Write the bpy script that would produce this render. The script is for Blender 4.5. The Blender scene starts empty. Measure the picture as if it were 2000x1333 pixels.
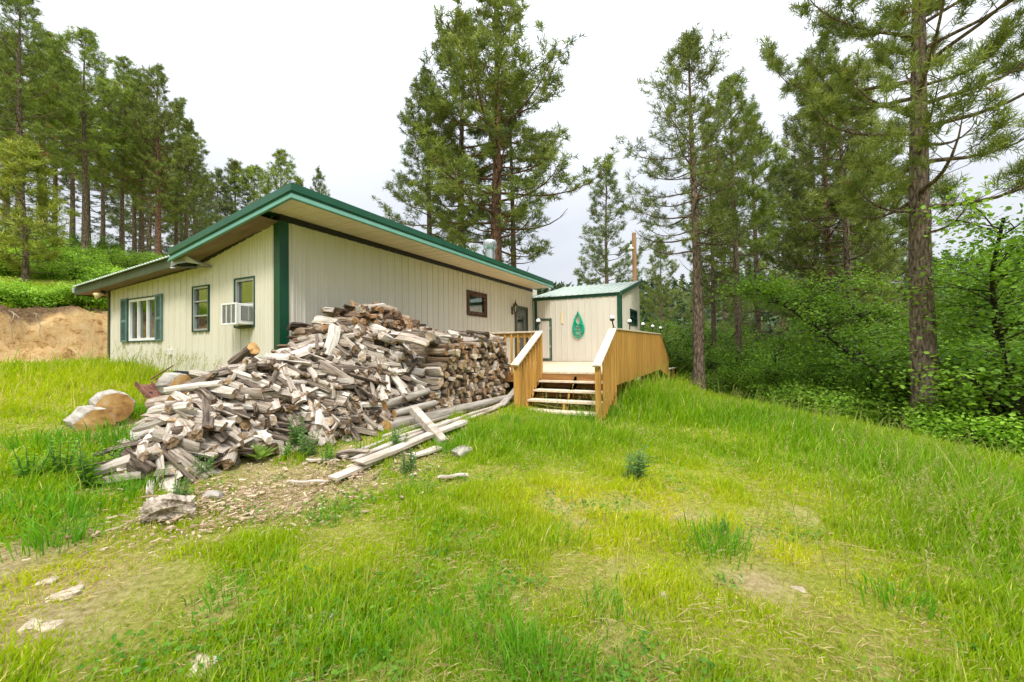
import bpy, math, random
import numpy as np
from mathutils import Vector, Matrix, Euler

# ------------------------------------------------------------------ scene, camera, sky, sun, exposure
S = bpy.context.scene
COL = S.collection
R = math.radians
# house axes: +X runs along the long front wall, +Y back along the left wall, Z up, the lens is the origin
F_PX, YAW, PITCH, ROLL = 805.97, 0.471355, 0.0180990, -0.0118571
_cy, _sy, _cp, _sp = math.cos(YAW), math.sin(YAW), math.cos(PITCH), math.sin(PITCH)
FW = np.array([_cy*_cp, _sy*_cp, _sp]); RT = np.array([_sy, -_cy, 0.]); UP = np.cross(RT, FW)
RT, UP = math.cos(ROLL)*RT + math.sin(ROLL)*UP, -math.sin(ROLL)*RT + math.cos(ROLL)*UP
cam = bpy.data.objects.new('camera', bpy.data.cameras.new('camera')); COL.objects.link(cam)
cam.matrix_world = Matrix(((RT[0], UP[0], -FW[0], 0), (RT[1], UP[1], -FW[1], 0), (RT[2], UP[2], -FW[2], 0), (0, 0, 0, 1)))
cam.data.sensor_width = 36; cam.data.lens = F_PX/2000*36; cam.data.clip_start = .05; cam.data.clip_end = 3000
S.camera = cam
SUN_DIR = Vector((-.62, -.40, 1.05)).normalized()       # towards the sun
SUN_EL = math.asin(SUN_DIR.z); SUN_AZ = math.atan2(SUN_DIR.x, SUN_DIR.y)
sun = bpy.data.objects.new('sun', bpy.data.lights.new('sun', 'SUN')); COL.objects.link(sun)
sun.data.energy = 1.5; sun.data.angle = R(14); sun.data.color = (1, .965, .9)
sun.rotation_euler = SUN_DIR.to_track_quat('Z', 'Y').to_euler()
W = bpy.data.worlds.new('World'); S.world = W; W.use_nodes = True
def make_world():
    nt = W.node_tree; nt.nodes.clear(); N = nt.nodes.new; L = nt.links.new
    out = N('ShaderNodeOutputWorld'); bg = N('ShaderNodeBackground'); bg.inputs[1].default_value = .1
    sky = N('ShaderNodeTexSky'); sky.sky_type = 'NISHITA'; sky.sun_disc = False
    sky.sun_elevation = SUN_EL; sky.sun_rotation = SUN_AZ
    tc = N('ShaderNodeTexCoord'); mp = N('ShaderNodeMapping'); mp.inputs['Scale'].default_value = (1.2, 1.2, 3.0)
    ns = N('ShaderNodeTexNoise'); ns.inputs['Scale'].default_value = 1.6; ns.inputs['Detail'].default_value = 5; ns.inputs['Roughness'].default_value = .5
    cr = N('ShaderNodeValToRGB'); e = cr.color_ramp.elements
    e[0].position = .3; e[0].color = (3.25, 3.45, 3.85, 1); e[1].position = .68; e[1].color = (4.35, 4.5, 4.7, 1)
    sp = N('ShaderNodeSeparateXYZ'); L(tc.outputs['Generated'], sp.inputs[0])          # overcast: the zenith is brighter than the horizon
    mm = N('ShaderNodeMath'); mm.operation = 'MAXIMUM'; mm.inputs[1].default_value = 0; L(sp.outputs[2], mm.inputs[0])
    mq = N('ShaderNodeMath'); mq.operation = 'POWER'; mq.inputs[1].default_value = 2.5; L(mm.outputs[0], mq.inputs[0])
    ma = N('ShaderNodeMath'); ma.operation = 'MULTIPLY_ADD'; ma.inputs[1].default_value = 4.1; ma.inputs[2].default_value = .95; L(mq.outputs[0], ma.inputs[0])
    vs = N('ShaderNodeVectorMath'); vs.operation = 'SCALE'; L(ma.outputs[0], vs.inputs['Scale'])
    mx = N('ShaderNodeMixRGB'); mx.inputs[0].default_value = .94
    L(tc.outputs['Generated'], mp.inputs[0]); L(mp.outputs[0], ns.inputs['Vector']); L(ns.outputs[0], cr.inputs[0])
    L(sky.outputs[0], mx.inputs[1]); L(cr.outputs[0], vs.inputs[0]); L(vs.outputs[0], mx.inputs[2]); L(mx.outputs[0], bg.inputs[0]); L(bg.outputs[0], out.inputs[0])
make_world()
S.view_settings.view_transform = 'Standard'; S.view_settings.look = 'None'
S.view_settings.exposure = 1.05; S.view_settings.gamma = 1
S.render.engine = 'CYCLES'
try:
    S.cycles.max_bounces = 6; S.cycles.diffuse_bounces = 3; S.cycles.glossy_bounces = 2; S.cycles.transmission_bounces = 4
    S.cycles.transparent_max_bounces = 6; S.cycles.use_denoising = True
except Exception: pass

# ------------------------------------------------------------------ helpers
def ray(x, y): return FW + RT*(x-1000)/F_PX - UP*(y-666.5)/F_PX
def at(x, y, d): return ray(x, y)*d                                # photo pixel at a depth
def on(ax, x, y, D): r = ray(x, y); return r*(D/r[ax])             # photo pixel on the plane axis = D
def tag(o, label=None, cat=None, group=None, kind=None):
    if label: o['label'] = label
    if cat: o['category'] = cat
    if group: o['group'] = group
    if kind: o['kind'] = kind
    return o
def empty(name, loc, rz=0, parent=None):
    o = bpy.data.objects.new(name, None); COL.objects.link(o); o.location = loc; o.rotation_euler = (0, 0, rz)
    o.empty_display_size = .2
    if parent: o.parent = parent
    return o
def link(name, me, parent=None, loc=None):
    o = bpy.data.objects.new(name, me); COL.objects.link(o)
    if parent: o.parent = parent
    if loc is not None: o.location = loc
    return o
class MB:
    """collects shapes for one mesh, in world coordinates, optionally relative to an origin"""
    def __init__(s, origin=(0, 0, 0)): s.v = []; s.f = []; s.m = []; s.sm = []; s.o = Vector(origin)
    def add(s, vs, fs, mi=0, smooth=False):
        b = len(s.v); s.v += [tuple(Vector(p)-s.o) for p in vs]
        for f in fs: s.f.append([b+i for i in f]); s.m.append(mi); s.sm.append(smooth)
    def box(s, a, b, mi=0):
        x0, y0, z0 = (min(a[i], b[i]) for i in range(3)); x1, y1, z1 = (max(a[i], b[i]) for i in range(3))
        s.add([(x0,y0,z0),(x1,y0,z0),(x1,y1,z0),(x0,y1,z0),(x0,y0,z1),(x1,y0,z1),(x1,y1,z1),(x0,y1,z1)],
              [(0,3,2,1),(4,5,6,7),(0,1,5,4),(1,2,6,5),(2,3,7,6),(3,0,4,7)], mi)
    def bar(s, a, b, w, h, up=(0, 0, 1), mi=0):
        a, b = Vector(a), Vector(b); d = (b-a).normalized(); u = Vector(up); side = d.cross(u).normalized(); u = side.cross(d)
        vs = [p+side*(w/2*i)+u*(h/2*j) for p in (a, b) for i, j in ((-1,-1),(1,-1),(1,1),(-1,1))]
        s.add(vs, [(0,3,2,1),(4,5,6,7),(0,1,5,4),(1,2,6,5),(2,3,7,6),(3,0,4,7)][::1], mi)
    def tube(s, pts, rad, n=8, mi=0, cap=True, smooth=True):
        pts = [Vector(p) for p in pts]
        if not hasattr(rad, '__len__'): rad = [rad]*len(pts)
        vs = []; ref = None
        for i, p in enumerate(pts):
            d = (pts[min(i+1, len(pts)-1)]-pts[max(i-1, 0)]).normalized()
            if ref is None: ref = d.orthogonal().normalized()
            ref = (ref-d*ref.dot(d)); ref = ref.normalized() if ref.length > 1e-6 else d.orthogonal().normalized()
            bi = d.cross(ref)
            vs += [p+(ref*math.cos(2*math.pi*k/n)+bi*math.sin(2*math.pi*k/n))*rad[i] for k in range(n)]
        fs = [(i*n+k, i*n+(k+1) % n, (i+1)*n+(k+1) % n, (i+1)*n+k) for i in range(len(pts)-1) for k in range(n)]
        s.add(vs, fs, mi, smooth)
        if cap: s.add(vs[:n], [tuple(range(n))[::-1]], mi); s.add(vs[-n:], [tuple(range(n))], mi)
    def lathe(s, c, prof, n=12, mi=0):
        c = Vector(c); vs = [c+Vector((r*math.cos(2*math.pi*k/n), r*math.sin(2*math.pi*k/n), z)) for r, z in prof for k in range(n)]
        fs = [(i*n+k, i*n+(k+1) % n, (i+1)*n+(k+1) % n, (i+1)*n+k) for i in range(len(prof)-1) for k in range(n)]
        s.add(vs, fs, mi, True)
    def ball(s, c, r, n=10, mi=0):
        s.lathe(c, [(max(1e-4, r*math.sin(math.pi*i/n)), -r*math.cos(math.pi*i/n)) for i in range(n+1)], n+4, mi)
    def build(s, name, mats, parent=None, loc=None, bevel=0):
        me = bpy.data.meshes.new(name); me.from_pydata(s.v, [], s.f)
        for m in (mats if isinstance(mats, (list, tuple)) else [mats]): me.materials.append(m)
        me.polygons.foreach_set('material_index', s.m); me.polygons.foreach_set('use_smooth', s.sm); me.update()
        o = link(name, me, parent, loc)
        if bevel:
            b = o.modifiers.new('bevel', 'BEVEL'); b.width = bevel; b.segments = 1; b.limit_method = 'ANGLE'
        return o
def np_mesh(name, V, Fc, mat, col=None, mi=None, uv=None, smooth=False):
    """V (n,3), Fc (m,k) all faces of one size; col (n,3) per-vertex colour"""
    V = np.ascontiguousarray(V, dtype=np.float32); Fc = np.ascontiguousarray(Fc, dtype=np.int32); m, k = Fc.shape
    me = bpy.data.meshes.new(name); me.vertices.add(len(V)); me.vertices.foreach_set('co', V.ravel())
    me.loops.add(m*k); me.loops.foreach_set('vertex_index', Fc.ravel()); me.polygons.add(m)
    me.polygons.foreach_set('loop_start', np.arange(0, m*k, k, dtype=np.int32))
    try: me.polygons.foreach_set('loop_total', np.full(m, k, dtype=np.int32))
    except Exception: pass
    for q in (mat if isinstance(mat, (list, tuple)) else [mat]): me.materials.append(q)
    if mi is not None: me.polygons.foreach_set('material_index', np.ascontiguousarray(mi, dtype=np.int32))
    me.polygons.foreach_set('use_smooth', np.full(m, smooth, dtype=bool))
    if col is not None:
        a = me.color_attributes.new('Col', 'FLOAT_COLOR', 'POINT'); c4 = np.ones((len(V), 4), dtype=np.float32); c4[:, :3] = col
        a.data.foreach_set('color', c4.ravel())
    if uv is not None:
        l = me.uv_layers.new(name='UVMap'); l.data.foreach_set('uv', np.ascontiguousarray(uv[Fc.ravel()], dtype=np.float32).ravel())
    me.update(); me.validate(); return me
# value noise on numpy arrays
def _hash(ix, iy, s):
    h = (ix.astype(np.int64)*374761393 + iy.astype(np.int64)*668265263 + s*1442695041) & 0xffffffff
    h = ((h ^ (h >> 13))*1274126177) & 0xffffffff
    return ((h ^ (h >> 16)) & 0xffff)/65535.
def vnoise(x, y, s=0):
    ix, iy = np.floor(x), np.floor(y); fx, fy = x-ix, y-iy; fx = fx*fx*(3-2*fx); fy = fy*fy*(3-2*fy)
    a, b, c, d = _hash(ix, iy, s), _hash(ix+1, iy, s), _hash(ix, iy+1, s), _hash(ix+1, iy+1, s)
    return (a*(1-fx)+b*fx)*(1-fy) + (c*(1-fx)+d*fx)*fy
def fbm(x, y, s=0, o=4):
    t = 0; a = .5
    for i in range(o): t = t + a*vnoise(x*2**i, y*2**i, s+i*17); a *= .5
    return t
def sst(a, b, x): t = np.clip((x-a)/(b-a), 0, 1); return t*t*(3-2*t)

# ------------------------------------------------------------------ materials
def mat(name, base=(.5, .5, .5), rough=.7, spec=.5, metal=0):
    m = bpy.data.materials.new(name); m.use_nodes = True; b = m.node_tree.nodes['Principled BSDF']
    b.inputs['Base Color'].default_value = (*base, 1); b.inputs['Roughness'].default_value = rough
    b.inputs['Specular IOR Level'].default_value = spec; b.inputs['Metallic'].default_value = metal
    return m
def noisy(name, stops, scale=(4, 4, 4), rough=.75, spec=.3, detail=6, bump=0, metal=0, coord='Object', dist=0, rnd=0, bscale=None, nscale=1.0, nrough=.6):
    """noise colour ramp; rnd = per-object brightness spread"""
    m = mat(name, stops[0][1], rough, spec, metal); nt = m.node_tree; N = nt.nodes.new; L = nt.links.new; b = nt.nodes['Principled BSDF']
    tc = N('ShaderNodeTexCoord'); mp = N('ShaderNodeMapping'); mp.inputs['Scale'].default_value = scale
    L(tc.outputs[coord], mp.inputs[0])
    n = N('ShaderNodeTexNoise'); n.inputs['Scale'].default_value = nscale; n.inputs['Detail'].default_value = detail; n.inputs['Roughness'].default_value = nrough
    n.inputs['Distortion'].default_value = dist
    L(mp.outputs[0], n.inputs['Vector']); r = N('ShaderNodeValToRGB'); L(n.outputs[0], r.inputs[0])
    e = r.color_ramp.elements; e[0].position, e[0].color = stops[0][0], (*stops[0][1], 1); e[1].position, e[1].color = stops[-1][0], (*stops[-1][1], 1)
    for p, c in stops[1:-1]: q = e.new(p); q.color = (*c, 1)
    src = r.outputs[0]
    if rnd:
        oi = N('ShaderNodeObjectInfo'); mr = N('ShaderNodeMapRange'); mr.inputs[3].default_value = 1-rnd; mr.inputs[4].default_value = 1+rnd
        L(oi.outputs['Random'], mr.inputs[0]); vm = N('ShaderNodeVectorMath'); vm.operation = 'SCALE'; L(src, vm.inputs[0]); L(mr.outputs[0], vm.inputs['Scale']); src = vm.outputs[0]
        ad = N('ShaderNodeVectorMath'); ad.operation = 'ADD'; sc = N('ShaderNodeVectorMath'); sc.operation = 'SCALE'; sc.inputs[0].default_value = (31, 17, 23); L(oi.outputs['Random'], sc.inputs['Scale'])
        L(tc.outputs[coord], ad.inputs[0]); L(sc.outputs[0], ad.inputs[1]); L(ad.outputs[0], mp.inputs[0])
    L(src, b.inputs['Base Color'])
    if bump:
        bp = N('ShaderNodeBump'); bp.inputs['Strength'].default_value = bump; bp.inputs['Distance'].default_value = .02
        L(n.outputs[0], bp.inputs['Height']); L(bp.outputs[0], b.inputs['Normal'])
    return m
def leafy(name, trans=.35, rough=.55, tint=(1, 1, 1), sp=.18):
    """foliage: colour from the mesh's own per-leaf attribute, part of the light passes through"""
    m = bpy.data.materials.new(name); m.use_nodes = True; nt = m.node_tree; nt.nodes.clear(); N = nt.nodes.new; L = nt.links.new
    o = N('ShaderNodeOutputMaterial'); a = N('ShaderNodeAttribute'); a.attribute_name = 'Col'
    oi = N('ShaderNodeObjectInfo'); mr = N('ShaderNodeMapRange'); mr.inputs[3].default_value = 1-sp; mr.inputs[4].default_value = 1+sp; L(oi.outputs['Random'], mr.inputs[0])
    tn = N('ShaderNodeVectorMath'); tn.operation = 'MULTIPLY'; tn.inputs[1].default_value = tint; L(a.outputs['Color'], tn.inputs[0])
    v = N('ShaderNodeVectorMath'); v.operation = 'SCALE'; L(tn.outputs[0], v.inputs[0]); L(mr.outputs[0], v.inputs['Scale'])
    p = N('ShaderNodeBsdfPrincipled'); p.inputs['Roughness'].default_value = rough; p.inputs['Specular IOR Level'].default_value = .25; L(v.outputs[0], p.inputs['Base Color'])
    t = N('ShaderNodeBsdfTranslucent'); w = N('ShaderNodeVectorMath'); w.operation = 'MULTIPLY'; w.inputs[1].default_value = (1.25, 1.2, .7); L(v.outputs[0], w.inputs[0]); L(w.outputs[0], t.inputs[0])
    x = N('ShaderNodeMixShader'); x.inputs[0].default_value = trans; L(p.outputs[0], x.inputs[1]); L(t.outputs[0], x.inputs[2]); L(x.outputs[0], o.inputs[0])
    return m
M = {}
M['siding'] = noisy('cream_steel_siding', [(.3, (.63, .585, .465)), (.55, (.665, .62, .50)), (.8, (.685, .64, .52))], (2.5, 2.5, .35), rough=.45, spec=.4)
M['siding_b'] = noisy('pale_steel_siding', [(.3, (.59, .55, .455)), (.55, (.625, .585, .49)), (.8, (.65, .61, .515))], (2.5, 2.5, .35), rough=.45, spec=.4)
M['green'] = noisy('dark_green_trim', [(.35, (.003, .052, .024)), (.7, (.005, .072, .034))], (3, 3, 3), rough=.38, spec=.5)
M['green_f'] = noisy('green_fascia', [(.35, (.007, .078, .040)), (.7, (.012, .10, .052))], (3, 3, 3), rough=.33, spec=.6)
M['green_lit'] = noisy('sky_lit_green_lip', [(.35, (.05, .19, .115)), (.7, (.07, .24, .15))], (3, 3, 3), rough=.35, spec=.6)  # lighter green paints in the sky light caught by the tilted lip
M['olive'] = noisy('olive_fascia', [(.3, (.035, .05, .025)), (.7, (.07, .085, .045))], (3, 3, 3), rough=.5)
M['teal'] = noisy('faded_green_shutter', [(.3, (.085, .15, .135)), (.7, (.14, .23, .205))], (6, 6, 6), rough=.6)
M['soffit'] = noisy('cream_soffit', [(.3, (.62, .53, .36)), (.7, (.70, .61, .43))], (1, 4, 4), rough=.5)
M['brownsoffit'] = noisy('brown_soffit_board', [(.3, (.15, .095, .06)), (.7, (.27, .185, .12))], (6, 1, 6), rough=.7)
M['white'] = noisy('white_vinyl', [(.3, (.72, .72, .70)), (.7, (.82, .82, .80))], (4, 4, 4), rough=.4)
M['grey_metal'] = noisy('grey_metal', [(.3, (.35, .36, .35)), (.7, (.5, .51, .5))], (5, 5, 5), rough=.4, metal=.4)
M['galv'] = noisy('galvanised_steel', [(.3, (.45, .48, .5)), (.7, (.65, .68, .7))], (9, 9, 2), rough=.32, metal=.85)
M['black'] = noisy('black_metal', [(.3, (.012, .012, .013)), (.7, (.03, .03, .03))], (8, 8, 8), rough=.5)
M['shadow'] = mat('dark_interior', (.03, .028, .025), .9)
M['curtain'] = noisy('curtain_cloth', [(.3, (.10, .09, .075)), (.7, (.32, .29, .24))], (2, 7, .6), rough=.9)
M['brownwin'] = noisy('weathered_brown_wood', [(.35, (.035, .02, .013)), (.55, (.095, .05, .032)), (.75, (.26, .17, .115))], (12, 4, 12), rough=.8, bump=.4)
M['door'] = noisy('grey_door_paint', [(.3, (.10, .10, .095)), (.7, (.15, .15, .14))], (3, 3, 3), rough=.5)
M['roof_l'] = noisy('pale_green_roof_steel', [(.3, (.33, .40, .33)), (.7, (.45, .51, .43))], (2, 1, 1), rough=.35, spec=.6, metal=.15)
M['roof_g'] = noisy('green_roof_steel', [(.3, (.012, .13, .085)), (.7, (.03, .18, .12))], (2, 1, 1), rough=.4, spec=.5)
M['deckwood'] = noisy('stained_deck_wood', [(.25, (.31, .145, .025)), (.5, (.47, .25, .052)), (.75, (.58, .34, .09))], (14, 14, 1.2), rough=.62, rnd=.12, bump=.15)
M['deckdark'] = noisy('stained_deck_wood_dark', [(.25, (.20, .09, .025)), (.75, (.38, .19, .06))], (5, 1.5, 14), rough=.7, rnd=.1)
M['bleached'] = noisy('sun_bleached_wood', [(.25, (.50, .38, .24)), (.5, (.68, .56, .41)), (.8, (.78, .68, .54))], (2, 14, 14), rough=.75, rnd=.06, bump=.2)
M['deckfloor'] = noisy('pale_deck_boards', [(.25, (.48, .36, .22)), (.5, (.64, .51, .35)), (.8, (.74, .62, .46))], (1.2, 12, 12), rough=.75, bump=.2)
M['rust'] = noisy('rusty_steel', [(.3, (.08, .03, .018)), (.5, (.17, .07, .045)), (.75, (.28, .14, .1))], (11, 11, 11), rough=.85, bump=.4)
M['hose'] = noisy('green_garden_hose', [(.3, (.0, .30, .16)), (.7, (.01, .50, .28))], (8, 8, 8), rough=.4)
M['tan'] = noisy('tan_plastic', [(.3, (.72, .58, .28)), (.7, (.8, .66, .36))], (8, 8, 8), rough=.5)
M['pole'] = noisy('utility_pole_wood', [(.3, (.30, .15, .07)), (.7, (.52, .31, .17))], (16, 16, 1), rough=.85, bump=.3)
def glass_mat(name='window_glass', tint=(.55, .6, .56), refl=.28):
    m = bpy.data.materials.new(name); m.use_nodes = True; nt = m.node_tree; nt.nodes.clear(); N = nt.nodes.new; L = nt.links.new
    o = N('ShaderNodeOutputMaterial'); t = N('ShaderNodeBsdfTransparent'); t.inputs[0].default_value = (*tint, 1)
    g = N('ShaderNodeBsdfGlossy'); g.inputs['Roughness'].default_value = .03; g.inputs[0].default_value = (.85, .88, .88, 1)
    x = N('ShaderNodeMixShader'); x.inputs[0].default_value = refl; L(t.outputs[0], x.inputs[1]); L(g.outputs[0], x.inputs[2]); L(x.outputs[0], o.inputs[0]); return m
M['glass'] = glass_mat()
M['wintrim'] = noisy('green_window_trim', [(.3, (.012, .05, .032)), (.7, (.03, .085, .06))], (5, 5, 5), rough=.5)
M['globe'] = mat('frosted_globe', (.78, .78, .75), .25)
M['needle'] = leafy('pine_needles', .25, .5)
M['leaf'] = leafy('oak_leaves', .4, .45, sp=.38)
M['grass'] = leafy('grass_blades', .45, .5)
M['weed'] = leafy('weed_leaves', .5, .55)

def bark_mat(name, dark, mid, light, sc=1.):
    m = mat(name, mid, .9, .15); nt = m.node_tree; N = nt.nodes.new; L = nt.links.new; b = nt.nodes['Principled BSDF']
    tc = N('ShaderNodeTexCoord'); mp = N('ShaderNodeMapping'); mp.inputs['Scale'].default_value = (9*sc, 9*sc, 2.6*sc); L(tc.outputs['Object'], mp.inputs[0])
    v = N('ShaderNodeTexVoronoi'); v.feature = 'DISTANCE_TO_EDGE'; v.inputs['Scale'].default_value = 1.3; L(mp.outputs[0], v.inputs['Vector'])
    n = N('ShaderNodeTexNoise'); n.inputs['Scale'].default_value = 2.2; n.inputs['Detail'].default_value = 8; n.inputs['Roughness'].default_value = .7; L(mp.outputs[0], n.inputs['Vector'])
    mu = N('ShaderNodeMath'); mu.operation = 'MULTIPLY_ADD'; mu.inputs[1].default_value = .9; L(v.outputs['Distance'], mu.inputs[0]); L(n.outputs[0], mu.inputs[2])
    r = N('ShaderNodeValToRGB'); e = r.color_ramp.elements; e[0].position, e[0].color = .42, (*dark, 1); e[1].position, e[1].color = .95, (*light, 1); q = e.new(.62); q.color = (*mid, 1)
    L(mu.outputs[0], r.inputs[0]); L(r.outputs[0], b.inputs['Base Color'])
    bp = N('ShaderNodeBump'); bp.inputs['Strength'].default_value = .9; bp.inputs['Distance'].default_value = .05; L(mu.outputs[0], bp.inputs['Height']); L(bp.outputs[0], b.inputs['Normal'])
    return m
M['bark'] = bark_mat('pine_bark', (.045, .034, .026), (.18, .13, .093), (.33, .25, .185))
M['bark_dark'] = bark_mat('dark_pine_bark', (.015, .012, .01), (.055, .042, .034), (.12, .09, .07))
M['bark_red'] = bark_mat('reddish_pine_bark', (.04, .022, .014), (.17, .092, .06), (.33, .19, .125))
M['oakbark'] = bark_mat('oak_bark', (.012, .010, .008), (.05, .04, .032), (.12, .10, .08), 1.6)

def wood_mat(name, side, end):
    """split firewood: slot colours from grain along the piece (UV: x around, y along), own tint per piece"""
    out = []
    for nm, st, sc, sp in ((name+'_side', side, (9, 1.3, 1), .55), (name+'_end', end, (5, 5, 1), .6)):
        m = mat(nm, st[0][1], .85, .15); nt = m.node_tree; N = nt.nodes.new; L = nt.links.new; b = nt.nodes['Principled BSDF']
        uv = N('ShaderNodeUVMap'); mp = N('ShaderNodeMapping'); mp.inputs['Scale'].default_value = sc; L(uv.outputs[0], mp.inputs[0])
        oi = N('ShaderNodeObjectInfo'); at_ = N('ShaderNodeAttribute'); at_.attribute_name = 'Col'
        sm = N('ShaderNodeMath'); sm.operation = 'ADD'; L(oi.outputs['Random'], sm.inputs[0]); L(at_.outputs['Fac'], sm.inputs[1])
        fr = N('ShaderNodeMath'); fr.operation = 'FRACT'; L(sm.outputs[0], fr.inputs[0])
        off = N('ShaderNodeVectorMath'); off.operation = 'SCALE'; off.inputs[0].default_value = (57, 91, 33); L(fr.outputs[0], off.inputs['Scale'])
        L(off.outputs[0], mp.inputs['Location'])
        n = N('ShaderNodeTexNoise'); n.inputs['Scale'].default_value = 1.4; n.inputs['Detail'].default_value = 9; n.inputs['Roughness'].default_value = .68; n.inputs['Distortion'].default_value = .25
        L(mp.outputs[0], n.inputs['Vector'])
        # shift the ramp by the piece's own random so some are grey, some brown, some nearly white
        ad = N('ShaderNodeMath'); ad.operation = 'MULTIPLY_ADD'; ad.inputs[1].default_value = sp; L(fr.outputs[0], ad.inputs[0])
        ml = N('ShaderNodeMath'); ml.operation = 'MULTIPLY_ADD'; ml.inputs[1].default_value = 1.35; ml.inputs[2].default_value = -.45; L(n.outputs[0], ml.inputs[0]); L(ml.outputs[0], ad.inputs[2])
        r = N('ShaderNodeValToRGB'); e = r.color_ramp.elements; e[0].position, e[0].color = st[0][0], (*st[0][1], 1); e[1].position, e[1].color = st[-1][0], (*st[-1][1], 1)
        for p, c in st[1:-1]: q = e.new(p); q.color = (*c, 1)
        L(ad.outputs[0], r.inputs[0]); L(r.outputs[0], b.inputs['Base Color'])
        bp = N('ShaderNodeBump'); bp.inputs['Strength'].default_value = .7; bp.inputs['Distance'].default_value = .02; L(n.outputs[0], bp.inputs['Height']); L(bp.outputs[0], b.inputs['Normal'])
        out.append(m)
    return out
WOOD = {
 'pale': wood_mat('weathered_pale_firewood', [(.16, (.03, .022, .016)), (.34, (.15, .112, .08)), (.5, (.35, .29, .225)), (.70, (.56, .50, .42)), (.9, (.74, .70, .64))],
                  [(.18, (.05, .034, .022)), (.42, (.20, .125, .07)), (.62, (.36, .25, .155)), (.9, (.52, .44, .35))]),
 'brown': wood_mat('stacked_brown_firewood', [(.12, (.045, .035, .028)), (.4, (.20, .15, .11)), (.65, (.40, .33, .26)), (.9, (.56, .5, .43))],
                  [(.12, (.05, .035, .025)), (.32, (.20, .12, .065)), (.55, (.44, .29, .16)), (.8, (.58, .44, .29)), (.92, (.62, .55, .47))]),
 'dark': wood_mat('old_dark_firewood', [(.12, (.03, .021, .015)), (.4, (.14, .088, .055)), (.65, (.29, .21, .145)), (.9, (.45, .38, .31))],
                  [(.12, (.03, .02, .014)), (.4, (.14, .075, .04)), (.6, (.34, .18, .08)), (.85, (.50, .30, .15))]),
}

# ------------------------------------------------------------------ ground
BASE = np.array([(0,0,-1.5),(2,0,-1.5),(1.5,2.5,-1.42),(.3,2,-1.42),(4,0,-1.5),(4.5,3,-1.28),(2.3,4.9,-1.2),(4.4,4.4,-1.14),(7.3,2.7,-1.27),(8.3,1.9,-1.3),(8,4,-1.1),
 (8,6.6,-.98),(14,6.6,-.95),(4.4,6.6,-.92),(4.4,9,-.58),(4.4,11,-.36),(4.4,13,-.27),(2.1,6.8,-.88),(2.9,14,-.28),(0,7,-.8),(-2,5,-1.1),(-4,8,-.75),(-3,13,-.3),(-4,0,-1.5),
 (0,-4,-1.75),(4,-3,-1.7),(7.5,-2,-1.7),(12,0,-1.58),(15,1.5,-1.5),(18,2,-1.65),(-4,-5,-1.9),
 (14.07,-1.18,-1.8),(12.2,-3.04,-1.93),(10.2,-4.56,-2.05),(17,1.2,-1.6),(17.5,-4.7,-3.3),(15,-7.5,-3.6),(22,-1,-3.1),(22,-10,-5.4),(28,-4,-5.2),(10,-9,-3.2),(4,-10,-2.4),
 (20,8,-1.1),(20,14,-.3),(10,20,.3),(0,20,.1),(-10,20,.1),(-12,8,-.6),(-12,-8,-2.2),(25,20,0),(30,10,-2.2),(38,0,-6),(10,35,1),(-15,35,1),(30,30,0)], float)
def _phi(r2): return np.where(r2 > 1e-9, r2*np.log(r2+1e-12), 0)*.5
def _fit():
    P = BASE[:, :2]; n = len(P); K = _phi(((P[:, None]-P[None])**2).sum(-1)) + np.eye(n)*.3
    A = np.zeros((n+3, n+3)); A[:n, :n] = K; A[:n, n] = 1; A[:n, n+1:] = P; A[n, :n] = 1; A[n+1:, :n] = P.T
    return np.linalg.solve(A, np.concatenate([BASE[:, 2], [0, 0, 0]]))
_W = _fit()
def bank_d(x, y): return y - (14.15 + .10*(x-3) + .35*np.sin(x*.55) + .5*(fbm(x*.7+9, y*.2+3, 5, 3)-.45))
def gz(x, y):
    x = np.atleast_1d(np.asarray(x, float)); y = np.atleast_1d(np.asarray(y, float)); r = np.hypot(x, y)+1e-9
    k = np.minimum(1, 40/r); px, py = x*k, y*k; n = len(BASE)
    z = np.full(x.shape, _W[n]) + _W[n+1]*px + _W[n+2]*py
    for i in range(n): z = z + _W[i]*_phi((px-BASE[i, 0])**2+(py-BASE[i, 1])**2)
    d = bank_d(x, y); fade = 1-sst(12, 26, x)
    z = z + fade*(1.42*sst(0, 1.0, d)*(1+.25*(fbm(x*.5, y*.5, 3, 2)-.5)) + .20*np.clip(d-1.0, 0, 70))
    z = z + sst(60, 240, r)*34*(.75+.5*fbm(x*.012, y*.012, 8, 3))
    return z
def g1(x, y): return float(gz(x, y)[0])
def hit(px, py, lo=1., hi=40.):
    r = ray(px, py); t = np.linspace(lo, hi, 800); z = gz(r[0]*t, r[1]*t); i = np.argmax(r[2]*t < z)
    return r*t[i]
# bare and straw patches: photo spots turned into places on the ground
def spots(L): return [(*hit(x, y)[:2], r, s) for x, y, r, s in L]
BARE = spots([(520,925,.5,.8),(470,965,.5,.9),(600,950,.45,.95),(700,935,.4,.8),(560,985,.4,.8),(760,930,.35,.6),(420,1000,.4,.6),(330,1010,.4,.5),(900,840,.45,.7),(800,890,.45,.8),(740,915,.4,.7),(850,860,.45,.8),(950,810,.4,.7),(700,880,.4,.7),(620,900,.3,.6),(225,830,.35,.9),(180,855,.3,.9),(250,845,.3,.8),
  (120,1150,.45,.8),(60,1230,.4,.85),(160,1060,.35,.55),(20,1100,.45,.7),(230,1180,.25,.45),(30,1010,.5,.5),(700,1180,.25,.35),(770,1180,.18,.45),(840,960,.4,.35),
  (1100,985,.35,.35),(1330,1010,.25,.65),(1480,1150,.22,.7),(1200,1230,.25,.55),(1130,1040,.3,.45),(1520,1060,.25,.4),(1250,990,.25,.4),(1500,1010,.2,.4),(1040,1180,.25,.4),(60,700,1.2,.75),(130,690,1.2,.7),(20,720,1.1,.6)])
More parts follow.
